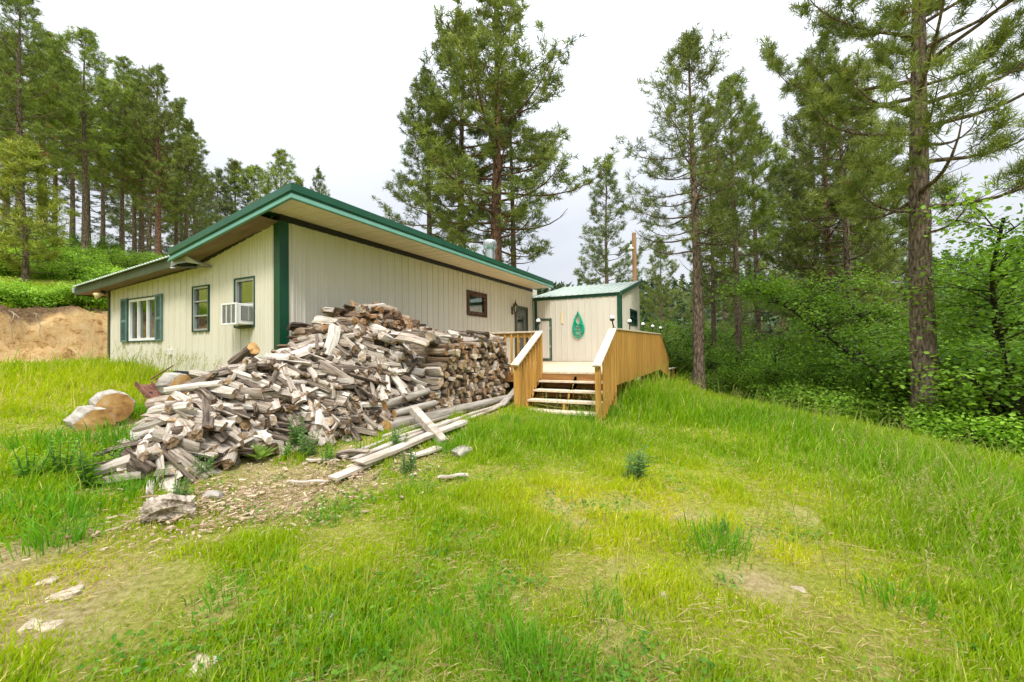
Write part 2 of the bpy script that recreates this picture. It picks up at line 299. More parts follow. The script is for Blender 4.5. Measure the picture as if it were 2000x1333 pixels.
STRAW = spots([(1150,1000,.9,.7),(1350,1000,.9,.9),(1500,1100,.8,.9),(1250,1100,.8,.8),(1400,1200,.6,.5),(1100,1150,.6,.5),(1330,930,.9,.5),(1750,1260,.6,.25),(150,1130,.6,.6),(60,1200,.5,.6),(20,760,2.2,.5),(700,1080,.5,.3),(1500,960,.9,.4)])
LUSH = spots([(1250,800,1.4,1.),(1450,820,1.5,1.),(1650,870,1.5,1.),(1850,950,1.2,1.),(1950,1050,.9,.9),(1800,1050,.6,.5),(1100,860,.8,.8),(950,870,.5,.6),(1240,745,1.6,1.1),(1750,930,.9,.9)])
def spot_sum(L, x, y):
    t = np.zeros_like(x)
    for a, b, r, s in L: t = np.maximum(t, s*np.exp(-((x-a)**2+(y-b)**2)/(r*r)))
    return t
def bare_at(x, y):
    b = spot_sum(BARE, x, y)*(0.55+.9*fbm(x*2.2, y*2.2, 41, 3))
    n = fbm(x*1.6, y*1.6, 31, 4)
    near = sst(.58, .74, n)*.35*(1-spot_sum(LUSH, x, y))*sst(22, 8, np.hypot(x, y))
    d = bank_d(x, y); cliff = sst(-.9, .1, d)*(1-sst(.9, 1.25, d))*(1-sst(12, 26, x))
    return np.clip(np.maximum(np.maximum(b, near), cliff), 0, 1)
def make_ground():
    rr = np.concatenate([[0.], np.geomspace(.4, 12.5, 150)[:-1], np.linspace(12.5, 19, 120)[:-1], np.geomspace(19, 700, 130)]); na = 960
    th = np.linspace(0, 2*np.pi, na, endpoint=False)
    X = (rr[:, None]*np.cos(th)[None]).ravel(); Y = (rr[:, None]*np.sin(th)[None]).ravel()
    Z = gz(X, Y); r = np.hypot(X, Y)
    d = bank_d(X, Y); cliff = sst(-.3, .2, d)*(1-sst(1.0, 1.7, d))*(1-sst(12, 26, X))
    Z = Z + cliff*(.55*(fbm(X*2.2, Z*3.5, 77, 4)-.5)-.40*np.abs(fbm(X*3.2+4, Y*3.2, 78, 5)-.48)*2*np.clip(fbm(X*.9, Y*.9, 79, 2)*1.6, .3, 1.3)+.12*(vnoise(X*9, Y*9, 80)-.5))
    Z = Z + .05*(fbm(X*3, Y*3, 12, 4)-.47)*np.clip(14/(r+1), 0, 1)
    i = np.arange(len(rr)-1)[:, None]*na; k = np.arange(na)[None]; k2 = (k+1) % na
    Fc = np.stack([i+k, i+na+k, i+na+k2, i+k2], -1).reshape(-1, 4)
    bare = bare_at(X, Y); col = np.stack([bare, cliff, sst(40, 70, r)], -1)
    m = mat('ground_soil', (.3, .25, .15), .95, .1); nt = m.node_tree; N = nt.nodes.new; L = nt.links.new; b = nt.nodes['Principled BSDF']
    geo = N('ShaderNodeNewGeometry'); at_ = N('ShaderNodeAttribute'); at_.attribute_name = 'Col'; sep = N('ShaderNodeSeparateColor'); L(at_.outputs['Color'], sep.inputs[0])
    def ns(scale, det, ro=.65):
        n = N('ShaderNodeTexNoise'); n.inputs['Scale'].default_value = scale; n.inputs['Detail'].default_value = det; n.inputs['Roughness'].default_value = ro; L(geo.outputs['Position'], n.inputs['Vector']); return n
    def ramp(src, stops):
        r_ = N('ShaderNodeValToRGB'); e = r_.color_ramp.elements; e[0].position, e[0].color = stops[0][0], (*stops[0][1], 1); e[1].position, e[1].color = stops[-1][0], (*stops[-1][1], 1)
        for p, c in stops[1:-1]: q = e.new(p); q.color = (*c, 1)
        L(src, r_.inputs[0]); return r_.outputs[0]
    def mix(f, a, c):
        x = N('ShaderNodeMixRGB'); L(f, x.inputs[0]); L(a, x.inputs[1]); L(c, x.inputs[2]); return x.outputs[0]
    n1, n2, n3 = ns(3.5, 10, .75), ns(22, 10, .78), ns(.9, 6)
    thatch = ramp(n2.outputs[0], [(.3, (.10, .15, .010)), (.46, (.28, .31, .03)), (.68, (.55, .50, .14))])
    soil = ramp(n2.outputs[0], [(.28, (.17, .105, .05)), (.42, (.42, .29, .15)), (.54, (.60, .45, .26)), (.72, (.74, .62, .43))])
    cl = ramp(n1.outputs[0], [(.32, (.10, .05, .02)), (.40, (.38, .21, .08)), (.47, (.60, .38, .16)), (.6, (.67, .48, .24)), (.76, (.70, .55, .35))])
    far = ramp(n3.outputs[0], [(.35, (.03, .05, .015)), (.65, (.09, .12, .035))])
    c = mix(sep.outputs[0], thatch, soil); c = mix(sep.outputs[1], c, cl); tp = N('ShaderNodeAttribute'); tp.attribute_name = 'Topsoil'; c = mix(tp.outputs['Fac'], c, ramp(n2.outputs[0], [(.35, (.06, .035, .018)), (.5, (.17, .105, .055)), (.7, (.36, .25, .14))])); c = mix(sep.outputs[2], c, far); L(c, b.inputs['Base Color'])
    bp = N('ShaderNodeBump'); bp.inputs['Strength'].default_value = 1; bp.inputs['Distance'].default_value = .06; L(n2.outputs[0], bp.inputs['Height']); L(bp.outputs[0], b.inputs['Normal'])
    me = np_mesh('ground', np.stack([X, Y, Z], -1), Fc, m, col, smooth=True)
    a = me.attributes.new('Topsoil', 'FLOAT', 'POINT'); a.data.foreach_set('value', (sst(.68, .92, d+.45*(fbm(X*1.7, Y*1.7, 83, 3)-.45))*(1-sst(1.2, 1.7, d))*(1-sst(12, 26, X))).astype(np.float32))
    tag(link('ground', me), kind='structure')
make_ground()
def hanging_roots():
    rng = random.Random(6); m = noisy('bleached_root', [(.3, (.14, .10, .065)), (.7, (.36, .28, .2))], (9, 9, 9), rough=.9)
    for px in (17, 29, 66):
        for d in np.linspace(8.5, 13, 60):                 # walk in until the lip of the bank
            p = at(px, 600, d)
            if bank_d(np.array([p[0]]), np.array([p[1]]))[0] > .72: break
        w = MB(); q = Vector((p[0], p[1], g1(p[0], p[1])+.03)); pts = [q]; o = Vector((rng.uniform(-.1, .1), -.22, -.03))
        for k in range(6): pts.append(pts[-1]+Vector((rng.uniform(-.06, .06), -.06-.05*(k < 2), -.03-.035*k)))
        w.tube(pts, [.015-.0018*k for k in range(7)], 6); e = w.build('root', m); tag(e, 'thin bleached root hanging from the lip of the cut earth bank', 'root', 'roots hanging from the cut bank')
hanging_roots()

# ------------------------------------------------------------------ house
XL, XR, YF, YB = 4.397, 15.2, 6.6, 13.0
def top_left(y):                          # height of the left wall's slanted top along Y
    return float(np.interp(y, [6.6, 9.3, 13.0], [2.30, 1.74, 1.545]))
def rib_offset(s, pitch=.2286, major=True):
    pts = []
    return pts
def ribwall(mb, p0, d, n, s0, s1, zb, zt, holes=(), pitch=.2286, h=.021, first=.11):
    """ribbed steel sheet: origin p0, run d, outward normal n; zb and zt are functions of s"""
    bp = {s0: 0., s1: 0.}; s = s0+first
    def put(q, o):
        if s0 < q < s1: bp[round(q, 4)] = o
    while s < s1+pitch:
        put(s-.025, 0); put(s-.014, h); put(s+.014, h); put(s+.025, 0)
        for q in (s+pitch*.34, s+pitch*.66): put(q-.012, 0); put(q, h*.28); put(q+.012, 0)
        s += pitch
    ks = sorted(bp); xs = np.array(ks); os_ = np.array([bp[k] for k in ks])
    cuts = sorted(set(ks) | {h_[i] for h_ in holes for i in (0, 1) if s0 < h_[i] < s1})
    p0, d, n = Vector(p0), Vector(d), Vector(n); off = lambda q: float(np.interp(q, xs, os_))
    for a, b in zip(cuts[:-1], cuts[1:]):
        m_ = (a+b)/2; segs = [(None, None)]; hs = [h_ for h_ in holes if h_[0] <= m_ <= h_[1]]
        lo = 'b'; parts = []
        for h_ in sorted(hs, key=lambda q: q[2]): parts.append((lo, h_[2])); lo = h_[3]
        parts.append((lo, 't'))
        for z0, z1 in parts:
            f0 = lambda q: zb(q) if z0 == 'b' else z0
            f1 = lambda q: zt(q) if z1 == 't' else z1
            P = [p0+d*a+n*off(a)+Vector((0, 0, f0(a))), p0+d*b+n*off(b)+Vector((0, 0, f0(b))), p0+d*b+n*off(b)+Vector((0, 0, f1(b))), p0+d*a+n*off(a)+Vector((0, 0, f1(a)))]
            fc = (0, 1, 2, 3) if (d.cross(Vector((0, 0, 1)))).dot(n) > 0 else (3, 2, 1, 0)
            mb.add(P, [fc])
def frame_boxes(mb, ax, plane, out, a0, a1, z0, z1, w, d0, d1, mi=0):
    """picture-frame of four bars on plane axis ax (0: X=plane, 1: Y=plane); out = outward sign; from d0 (in) to d1 (out)"""
    def bx(p0, p1, q0, q1):
        lo, hi = plane+out*d0, plane+out*d1
        if ax == 0: mb.box((lo, p0, q0), (hi, p1, q1), mi)
        else: mb.box((p0, lo, q0), (p1, hi, q1), mi)
    bx(a0, a0+w, z0, z1); bx(a1-w, a1, z0, z1); bx(a0+w, a1-w, z0, z0+w); bx(a0+w, a1-w, z1-w, z1)
def pane_box(mb, ax, plane, out, a0, a1, z0, z1, d0, d1, mi=0):
    lo, hi = plane+out*d0, plane+out*d1
    if ax == 0: mb.box((lo, a0, z0), (hi, a1, z1), mi)
    else: mb.box((a0, lo, z0), (a1, hi, z1), mi)

house = empty('house', (XL, YF, -.95)); HO = house.location
tag(house, 'long cream ribbed steel house with dark green trim and slanting shed roof', 'house')
def hb(mb, name, mats, parent=None, bevel=0):
    """build into the house (or a part of it): mesh coordinates are world minus the house origin"""
    mb.v = [tuple(Vector(p)-HO) for p in mb.v]
    return mb.build(name, mats, parent or house, None, bevel)
TRI = (10.44, 12.29, .28, 1.18); TRIG = (10.72, 11.97, .27, 1.20)       # shutters outer, frame
NAR = (8.73, 9.27, .42, 1.27); ACW = (7.285, 7.85, .455, 1.30)
BRN = (10.09, 11.17, 1.0, 1.70); DOOR = (13.16, 14.27, -.51, 1.545)
def build_house():
    # left wall: run along Y, outward -X (s = y - 6.6)
    w = MB(); hl = [(q[0]-YF, q[1]-YF, q[2], q[3]) for q in (TRIG, NAR, ACW)]
    ribwall(w, (XL, YF, 0), (0, 1, 0), (-1, 0, 0), .1, YB-YF, lambda s: -1.25, lambda s: top_left(YF+s)+.05, hl)
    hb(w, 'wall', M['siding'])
    w = MB(); hf = [(q[0]-XL, q[1]-XL, q[2], q[3]) for q in (BRN, DOOR)]
    ribwall(w, (XL, YF, 0), (1, 0, 0), (0, -1, 0), .12, XR-XL, lambda s: -1.25, lambda s: 2.32, hf)
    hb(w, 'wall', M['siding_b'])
    w = MB()                                              # back and right-hand walls, and a closed dark core
    ribwall(w, (XR, YB, 0), (-1, 0, 0), (0, 1, 0), 0, XR-XL, lambda s: -1.25, lambda s: 1.58)
    ribwall(w, (XR, YF, 0), (0, 1, 0), (1, 0, 0), 0, YB-YF, lambda s: -1.25, lambda s: top_left(YF+s)+.05)
    hb(w, 'wall', M['siding'])
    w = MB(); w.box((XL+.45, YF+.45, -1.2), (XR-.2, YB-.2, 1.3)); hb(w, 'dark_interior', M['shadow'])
    # corner trims
    w = MB(); w.box((XL-.03, YF-.03, -1.2), (XL-.004, YF+.13, 2.28)); w.box((XL-.004, YF-.03, -1.2), (XL+.135, YF-.004, 2.28)); hb(w, 'corner_trim', M['green'])
    w = MB(); w.box((XL-.025, YB-.05, -.6), (XL+.02, YB+.03, 1.56)); hb(w, 'corner_trim', M['olive'])
    # dark trim under the roof, front and side
    w = MB(); w.box((XL-.03, YF-.045, 2.20), (14.70, YF-.004, 2.30)); hb(w, 'eave_trim', M['black'])
    w = MB()
    for a, b in ((6.57, 9.25), (9.25, 13.03)):
        za, zb_ = (2.20, 1.66) if a < 9 else (1.655, 1.475)
        w.add([(XL-.045, a, za), (XL-.045, b, zb_), (XL-.045, b, zb_+.1), (XL-.045, a, za+.1), (XL-.004, a, za), (XL-.004, b, zb_), (XL-.004, b, zb_+.1), (XL-.004, a, za+.1)],
              [(3,2,1,0), (4,5,6,7), (0,1,5,4), (2,3,7,6), (1,2,6,5), (0,4,7,3)])
    hb(w, 'eave_trim', M['black'])
    # upper roof
    x0, x1, y0, y1 = 3.98, 14.62, 5.70, 9.22; sl = lambda y: 2.50 - (y-5.70)*(2.50-1.93)/(9.22-5.70)
    w = MB(); n = 48
    for i in range(n):
        a, b = x0+(x1-x0)*i/n, x0+(x1-x0)*(i+1)/n; c = a+(b-a)*.82; e = a+(b-a)*.91
        for p, q, hp, hq in ((a, c, 0, 0), (c, e, 0, .03), (e, b, .03, 0)):
            w.add([(p, y0, sl(y0)+hp), (q, y0, sl(y0)+hq), (q, y1, sl(y1)+hq), (p, y1, sl(y1)+hp)], [(0, 1, 2, 3)])
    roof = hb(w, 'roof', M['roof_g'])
    w = MB()                                              # fascia: vertical upper band, groove, tilted lower lip; mitred at the corner
    prof = [(0, .012), (.035, .012), (.035, -.10), (.012, -.115), (.012, -.135), (.016, -.14), (.05, -.215), (.05, -.228), (0, -.228)]
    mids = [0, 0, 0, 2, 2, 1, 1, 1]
    for i in range(len(prof)-1):
        (o0, d0), (o1, d1) = prof[i], prof[i+1]; zf = 2.50
        w.add([(x0-o0, y0-o0, zf+d0), (x1, y0-o0, zf+d0), (x1, y0-o1, zf+d1), (x0-o1, y0-o1, zf+d1)], [(0, 3, 2, 1)], mids[i])
        w.add([(x0-o0, y0-o0, zf+d0), (x0-o1, y0-o1, zf+d1), (x0-o1, y1, sl(y1)+d1), (x0-o0, y1, sl(y1)+d0)], [(0, 3, 2, 1)], mids[i])
    w.add([(x1, y0-o, 2.50+d) for o, d in prof], [tuple(range(len(prof)))], 0)
    w.add([(x0-o, y1, sl(y1)+d) for o, d in prof], [tuple(range(len(prof)))[::-1]], 0)
    hb(w, 'fascia', [M['green_f'], M['green_lit'], M['green']], roof)
    w = MB()                                              # front soffit, boarded, and brown side soffit
    n = 34
    for i in range(n):
        a, b = x0+.02+(x1-x0-.02)*i/n, x0+.02+(x1-x0-.02)*(i+1)/n; g = .02
        zo, zi = 2.285, 2.302
        w.add([(a+g, y0-.02, zo), (b-g, y0-.02, zo), (b-g, YF-.005, zi), (a+g, YF-.005, zi)], [(3, 2, 1, 0)])
        w.add([(b-g, y0-.02, zo), (b, y0-.02, zo+.03), (b, YF-.005, zi+.03), (b-g, YF-.005, zi)], [(3, 2, 1, 0)])
        w.add([(b, y0-.02, zo+.03), (b+g, y0-.02, zo), (b+g, YF-.005, zi), (b, YF-.005, zi+.03)], [(3, 2, 1, 0)])
    hb(w, 'soffit', M['soffit'], roof)
    w = MB(); zz = lambda y: sl(y)-.205
    w.add([(x0, YF-.02, zz(YF)+.03), (XL, YF-.02, zz(YF)+.03), (XL, y1, zz(y1)), (x0, y1, zz(y1))], [(0, 1, 2, 3)])
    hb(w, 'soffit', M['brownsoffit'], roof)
    w = MB(); w.add([(x1, y0, 2.50-.228), (x1, YF, 2.3), (x1, YF, sl(YF)), (x1, y0, 2.5)], [(0, 1, 2, 3)]); hb(w, 'end_board', M['green_f'], roof)
    # stove pipe
    w = MB(); p = at(957, 490, 15.5); w.lathe((p[0], p[1], 0), [(.185, 1.6), (.185, 3.72)], 20); w.lathe((p[0], p[1], 0), [(.18, 3.72), (.24, 3.74), (.24, 4.02), (.2, 4.07), (.001, 4.09)], 20)
    for k in range(20):
        an = 2*math.pi*k/20; w.box((p[0]+.242*math.cos(an)-.008, p[1]+.242*math.sin(an)-.008, 3.76), (p[0]+.242*math.cos(an)+.008, p[1]+.242*math.sin(an)+.008, 4.0))
    hb(w, 'stovepipe', M['galv'], roof)
    # lower roof over the far end
    x0, y0, y1 = 4.06, 9.18, 13.85; sl2 = lambda y: 1.84-(y-9.18)*(1.84-1.60)/(13.85-9.18)
    w = MB(); n = 40
    for i in range(n):                                    # ribs run across the slope here, so the edge shows as scallops
        a, b = y0+(y1-y0)*i/n, y0+(y1-y0)*(i+1)/n; m1 = a+(b-a)*.55; m2 = a+(b-a)*.7; m3 = a+(b-a)*.85
        for p, q, hp, hq in ((a, m1, 0, 0), (m1, m2, 0, .028), (m2, m3, .028, .028), (m3, b, .028, 0)):
            w.add([(x0-.05, p, sl2(p)+hp), (XR+.2, p, sl2(p)+hp), (XR+.2, q, sl2(q)+hq), (x0-.05, q, sl2(q)+hq)], [(0, 1, 2, 3)])
            w.add([(x0-.05, p, sl2(p)-.012), (x0-.05, q, sl2(q)-.012), (x0-.05, q, sl2(q)+hq), (x0-.05, p, sl2(p)+hp)], [(3, 2, 1, 0)])
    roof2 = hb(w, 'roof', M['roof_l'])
    w = MB()
    for da, db, o, mi in ((-.015, -.13, .0, 0), (-.13, -.20, .012, 1)):
        w.add([(x0-o, y0, sl2(y0)+da), (x0-o, y1, sl2(y1)+da), (x0-o, y1, sl2(y1)+db), (x0-o, y0, sl2(y0)+db)], [(0, 1, 2, 3)], mi)
    w.add([(x0, y1, sl2(y1)-.015), (XR, y1, sl2(y1)-.015), (XR, y1, sl2(y1)-.2), (x0, y1, sl2(y1)-.2)], [(3, 2, 1, 0)], 0)
    w.add([(x0, y0, sl2(y0)-.015), (x0, y0, sl2(y0)-.2), (XL, y0, sl2(y0)-.2), (XL, y0, sl2(y0)-.015)], [(0, 1, 2, 3)], 0)
    hb(w, 'fascia', [M['olive'], M['olive']], roof2)
    w = MB(); w.add([(x0, y0, sl2(y0)-.185), (XL, y0, sl2(y0)-.16), (XL, y1, sl2(y1)-.16), (x0, y1, sl2(y1)-.185)], [(0, 1, 2, 3)]); w.add([(XL, YB, 1.45), (XR, YB, 1.45), (XR, y1, sl2(y1)-.17), (XL, y1, sl2(y1)-.17)], [(3, 2, 1, 0)])
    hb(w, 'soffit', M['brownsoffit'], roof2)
    w = MB()                                              # gutter end at the far corner, loose flashing at the roof step
    w.box((x0-.03, y1, 1.46), (XR, y1+.1, 1.58)); hb(w, 'gutter', M['grey_metal'], roof2, .01)
    w = MB(); P = [(4.02, 9.28, 1.80), (4.03, 9.1, 1.845), (4.05, 8.86, 1.81), (4.2, 8.72, 1.70), (4.36, 8.62, 1.66)]; Q = [(4.0, 9.26, 1.62), (4.02, 9.05, 1.66), (4.08, 8.85, 1.675), (4.22, 8.68, 1.64), (4.36, 8.58, 1.63)]
    w.add(P+Q, [(i, i+1, i+6, i+5) for i in range(4)]); w.add([(4.02, 9.3, 1.60), (4.36, 8.55, 1.60), (4.36, 8.62, 1.635), (4.02, 9.34, 1.625)], [(0, 1, 2, 3)])
    hb(w, 'loose_flashing', M['grey_metal'], roof2)
    rng = random.Random(3); w = MB()
    for i in range(16):
        c = (4.05+rng.random()*.25, 8.9+rng.random()*.35, 1.86+rng.random()*.05); a = rng.random()*6; l = .06+.1*rng.random()
        w.bar(c, (c[0]+l*math.cos(a), c[1]+l*math.sin(a), c[2]+rng.uniform(-.01, .06)), .03, .02)
    hb(w, 'roof_debris', M['bleached'], roof2)
    # windows ---------------------------------------------------------------
    def window(ax, plane, out, q, mats, mull_a=(), mull_z=(), fw=.05, trim=None, tw=.05, curtain=None, depth=.35):
        a0, a1, z0, z1 = q; w = MB(); frame_boxes(w, ax, plane, out, a0, a1, z0, z1, fw, -.035, .02)
        for m_, hw in mull_a: pane_box(w, ax, plane, out, m_-hw, m_+hw, z0+fw, z1-fw, -.03, .015)
        for m_, hw in mull_z: pane_box(w, ax, plane, out, a0+fw, a1-fw, m_-hw, m_+hw, -.048, .012)
        win = hb(w, 'window', mats)
        w = MB(); pane_box(w, ax, plane, out, a0+fw, a1-fw, z0+fw, z1-fw, -.03, -.025); hb(w, 'pane', M['glass'], win)
        if trim:
            w = MB(); frame_boxes(w, ax, plane, out, a0-tw, a1+tw, z0-tw, z1+tw, tw, -.01, .035); hb(w, 'trim', trim, win)
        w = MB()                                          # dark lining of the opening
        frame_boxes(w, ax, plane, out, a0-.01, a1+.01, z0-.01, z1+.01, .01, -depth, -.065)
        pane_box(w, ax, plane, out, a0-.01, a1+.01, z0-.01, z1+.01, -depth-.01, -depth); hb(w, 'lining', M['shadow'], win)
        if curtain:
            for c0, c1, e0, e1 in curtain:
                w = MB(); n = 22; P = []
                for i in range(n+1):
                    s = c0+(c1-c0)*i/n; o = -.13+.02*math.sin(i*1.5)
                    for z in (e0, e1): P.append((plane+out*o, s, z) if ax == 0 else (s, plane+out*o, z))
                w.add(P, [(2*i, 2*i+2, 2*i+3, 2*i+1) for i in range(n)], 0, True); hb(w, 'curtain', M['curtain'], win)
        return win
    a0, a1, z0, z1 = TRIG; third = (a1-a0)/3
    tri = window(0, XL, -1, TRIG, M['white'], [(a0+third, .022), (a0+2*third, .022)], (), .055, M['wintrim'], .025, [(a0+.03, a1-.03, z0, z1)])
    for s0, s1 in ((TRI[0], 10.70), (11.99, TRI[1])):
        w = MB(); z0_, z1_ = .25, 1.235; frame_boxes(w, 0, XL, -1, s0, s1, z0_, z1_, .045, .018, .055); w.box((XL-.055, s0+.045, .70), (XL-.018, s1-.045, .76)); w.box((XL-.026, s0+.03, z0_+.02), (XL-.018, s1-.03, z1_-.02))
        for zz0, zz1 in ((z0_+.05, .695), (.765, z1_-.05)):
            n = 15
            for i in range(n):
                z = zz0+(zz1-zz0)*(i+.5)/n; w.bar((XL-.04, s0+.044, z), (XL-.04, s1-.044, z), .03, .008, (.6, 0, .8))
        hb(w, 'shutter', M['teal'])
    a0, a1, z0, z1 = NAR; window(0, XL, -1, NAR, M['grey_metal'], (), [(z0+(z1-z0)*.34, .014), (z0+(z1-z0)*.67, .014)], .035, M['wintrim'], .022, [(a0+.02, a1-.02, z0, z0+.32), (a1-.17, a1-.06, z0, z1)])
    a0, a1, z0, z1 = ACW; window(0, XL, -1, ACW, M['grey_metal'], (), [(.845, .02)], .04, M['wintrim'], .026, [(a1-.28, a1-.02, z0, z1)])
    a0, a1, z0, z1 = BRN; bw = window(1, YF, -1, BRN, M['brownwin'], (), (), .12, M['brownwin'], .02, [(a0+.1, a1-.1, z0+.1, z0+.42)])
    # grey entrance door
    w = MB(); frame_boxes(w, 1, YF, -1, DOOR[0], DOOR[1], DOOR[2]-.1, DOOR[3], .11, -.05, .03); hb(w, 'door_frame', M['olive'])
    w = MB(); a0, a1 = DOOR[0]+.11, DOOR[1]-.11; g0, g1, k0, k1 = a0+.16, a1-.2, .40, 1.18
    frame_boxes(w, 1, YF, -1, a0, a1, -.5, DOOR[3]-.11, .06, -.06, -.005)
    for b in ((a0+.06, g0, -.44, DOOR[3]-.17), (g1, a1-.06, -.44, DOOR[3]-.17), (g0, g1, -.44, k0), (g0, g1, k1, DOOR[3]-.17)): pane_box(w, 1, YF, -1, *b, -.055, -.015)
    pane_box(w, 1, YF, -1, g0, g1, .68, .71, -.05, -.012)
    dr = hb(w, 'door', M['door'])
    w = MB(); pane_box(w, 1, YF, -1, g0, g1, k0, k1, -.045, -.04); hb(w, 'pane', M['glass'], dr)
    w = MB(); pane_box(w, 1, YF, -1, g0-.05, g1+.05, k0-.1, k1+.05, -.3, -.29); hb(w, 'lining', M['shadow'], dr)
    w = MB(); w.tube([(a0+.1, YF-.01, .25), (a0+.1, YF+.0-.06, .25)], .014, 8); w.ball((a0+.1, YF-.085, .25), .03, 8); hb(w, 'handle', M['galv'], dr)
    # small outlet box low on the left wall
    w = MB(); p = on(0, 335, 688, XL); w.box((XL-.06, p[1]-.05, p[2]-.06), (XL-.002, p[1]+.05, p[2]+.06)); hb(w, 'outlet_box', M['white'], None, .008)
build_house()
# lamp under the far eave
def eave_light():
    e = empty('security_light', (4.2, 12.75, 1.40)); tag(e, 'small tan flood lamp hung under the far low eave', 'lamp')
    w = MB(); w.lathe((0, 0, 0), [(.001, .06), (.05, .05), (.055, 0), (.03, -.03)], 12); w.build('base', M['black'], e)
    w = MB(); w.tube([(0, 0, -.02), (-.07, 0, -.05), (-.14, .01, -.09)], [.03, .05, .075], 12); w.build('lamp_head', M['tan'], e)
eave_light()

# ------------------------------------------------------------------ lean-to building at the deck's end
XS, YS0, YS1, XSB = 14.72, 3.18, 6.56, 18.45
def build_shed():
    sh = empty('lean_to', (XS, YS0, -.51)); O = sh.location
    tag(sh, 'small cream ribbed steel lean-to with pale green roof at the end of the deck', 'shed')
    def b(w, name, mats, parent=None, bevel=0): w.v = [tuple(Vector(p)-O) for p in w.v]; return w.build(name, mats, parent or sh, None, bevel)
    zt0, zt1 = 1.90, 2.78; HAT = (5.82, 6.36, -.44, 1.10)
    w = MB(); ribwall(w, (XS, YS0, 0), (0, 1, 0), (-1, 0, 0), .03, YS1-YS0, lambda s: -.5, lambda s: zt0); b(w, 'wall', M['siding_b'])
    WN = (16.35, 17.8, .86, 1.50); w = MB()
    ribwall(w, (XS, YS0, 0), (1, 0, 0), (0, -1, 0), .03, XSB-XS, lambda s: -1.6, lambda s: zt0+(zt1-zt0)*s/(XSB-XS), [(WN[0]-XS, WN[1]-XS, WN[2], WN[3])]); b(w, 'wall', M['siding_b'])
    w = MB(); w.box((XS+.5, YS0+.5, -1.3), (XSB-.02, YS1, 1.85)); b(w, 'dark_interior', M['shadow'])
    w = MB(); ribwall(w, (XSB, YS0, 0), (0, 1, 0), (1, 0, 0), 0, YS1-YS0, lambda s: -1.6, lambda s: zt1); b(w, 'wall', M['siding_b'])
    w = MB(); w.box((XS-.025, YS0-.025, -.5), (XS-.003, YS0+.12, zt0-.03)); w.box((XS-.003, YS0-.025, -.5), (XS+.13, YS0-.003, zt0-.03)); b(w, 'corner_trim', M['green'])
    w = MB(); w.box((XS-.02, YS1-.17, -.5), (XS-.002, YS1-.002, zt0)); b(w, 'corner_trim', M['green'])
    w = MB(); w.box((XS-.03, YS0-.03, zt0-.07), (XS-.004, YS1-.01, zt0+.06)); b(w, 'eave_trim', M['green'])
    # roof with ribs running up the slope
    x0, x1 = XS-.09, XSB+.08; sl = lambda x: zt0+.075+(zt1-zt0)*(x-XS)/(XSB-XS)
    w = MB(); n = 15; y0, y1 = YS0-.06, YS1+.02
    for i in range(n):
        a, c = y0+(y1-y0)*i/n, y0+(y1-y0)*(i+1)/n; m1, m2, m3 = a+(c-a)*.72, a+(c-a)*.82, a+(c-a)*.92
        for p, q, hp, hq in ((a, m1, 0, 0), (m1, m2, 0, .03), (m2, m3, .03, .03), (m3, c, .03, 0)):
            w.add([(x0, p, sl(x0)+hp), (x1, p, sl(x1)+hp), (x1, q, sl(x1)+hq), (x0, q, sl(x0)+hq)], [(0, 1, 2, 3)])
            w.add([(x0, p, sl(x0)-.012), (x0, q, sl(x0)-.012), (x0, q, sl(x0)+hq), (x0, p, sl(x0)+hp)], [(3, 2, 1, 0)])
    rf = b(w, 'roof', M['roof_l'])
    w = MB(); o = YS0-.075
    w.add([(x0, o, sl(x0)-.12), (x1, o, sl(x1)-.12), (x1, o, sl(x1)+.03), (x0, o, sl(x0)+.03), (x0, YS0-.004, sl(x0)-.12), (x1, YS0-.004, sl(x1)-.12), (x1, YS0-.004, sl(x1)+.03), (x0, YS0-.004, sl(x0)+.03)],
          [(0, 1, 2, 3), (0, 4, 5, 1), (3, 2, 6, 7), (0, 3, 7, 4), (1, 5, 6, 2)]); b(w, 'rake_trim', M['green_f'], rf)
    # side window
    a0, a1, z0, z1 = WN; w = MB(); frame_boxes(w, 1, YS0, -1, a0, a1, z0, z1, .07, -.06, .03); pane_box(w, 1, YS0, -1, (a0+a1)/2-.03, (a0+a1)/2+.03, z0+.07, z1-.07, -.05, .02); pane_box(w, 1, YS0, -1, a0+.07, a1-.07, (z0+z1)/2-.015, (z0+z1)/2+.015, -.05, .015)
    wn = b(w, 'window', M['wintrim']); w = MB(); pane_box(w, 1, YS0, -1, a0+.07, a1-.07, z0+.07, z1-.07, -.045, -.04); b(w, 'pane', M['glass'], wn)
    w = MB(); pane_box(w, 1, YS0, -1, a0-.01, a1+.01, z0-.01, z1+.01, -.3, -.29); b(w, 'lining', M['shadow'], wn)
    # narrow flush door with green edging, made of the same sheet
    a0, a1, z0, z1 = HAT; w = MB(); ribwall(w, (XS-.022, a0, 0), (0, 1, 0), (-1, 0, 0), .02, a1-a0-.02, lambda s: z0, lambda s: z1, (), .2286, .014, .1); hd = b(w, 'door', M['siding_b'])
    w = MB(); frame_boxes(w, 0, XS, -1, a0-.03, a1+.03, z0-.03, z1+.03, .035, .0, .05); frame_boxes(w, 0, XS, -1, a0+.03, a1-.03, z0+.03, z1-.03, .02, .024, .045); b(w, 'door_edging', M['green'], hd)
    w = MB()
    for z in (.0, .7): w.box((XS-.06, a0-.01, z), (XS-.045, a0+.05, z+.1))
    b(w, 'hinge', M['grey_metal'], hd)
build_shed()

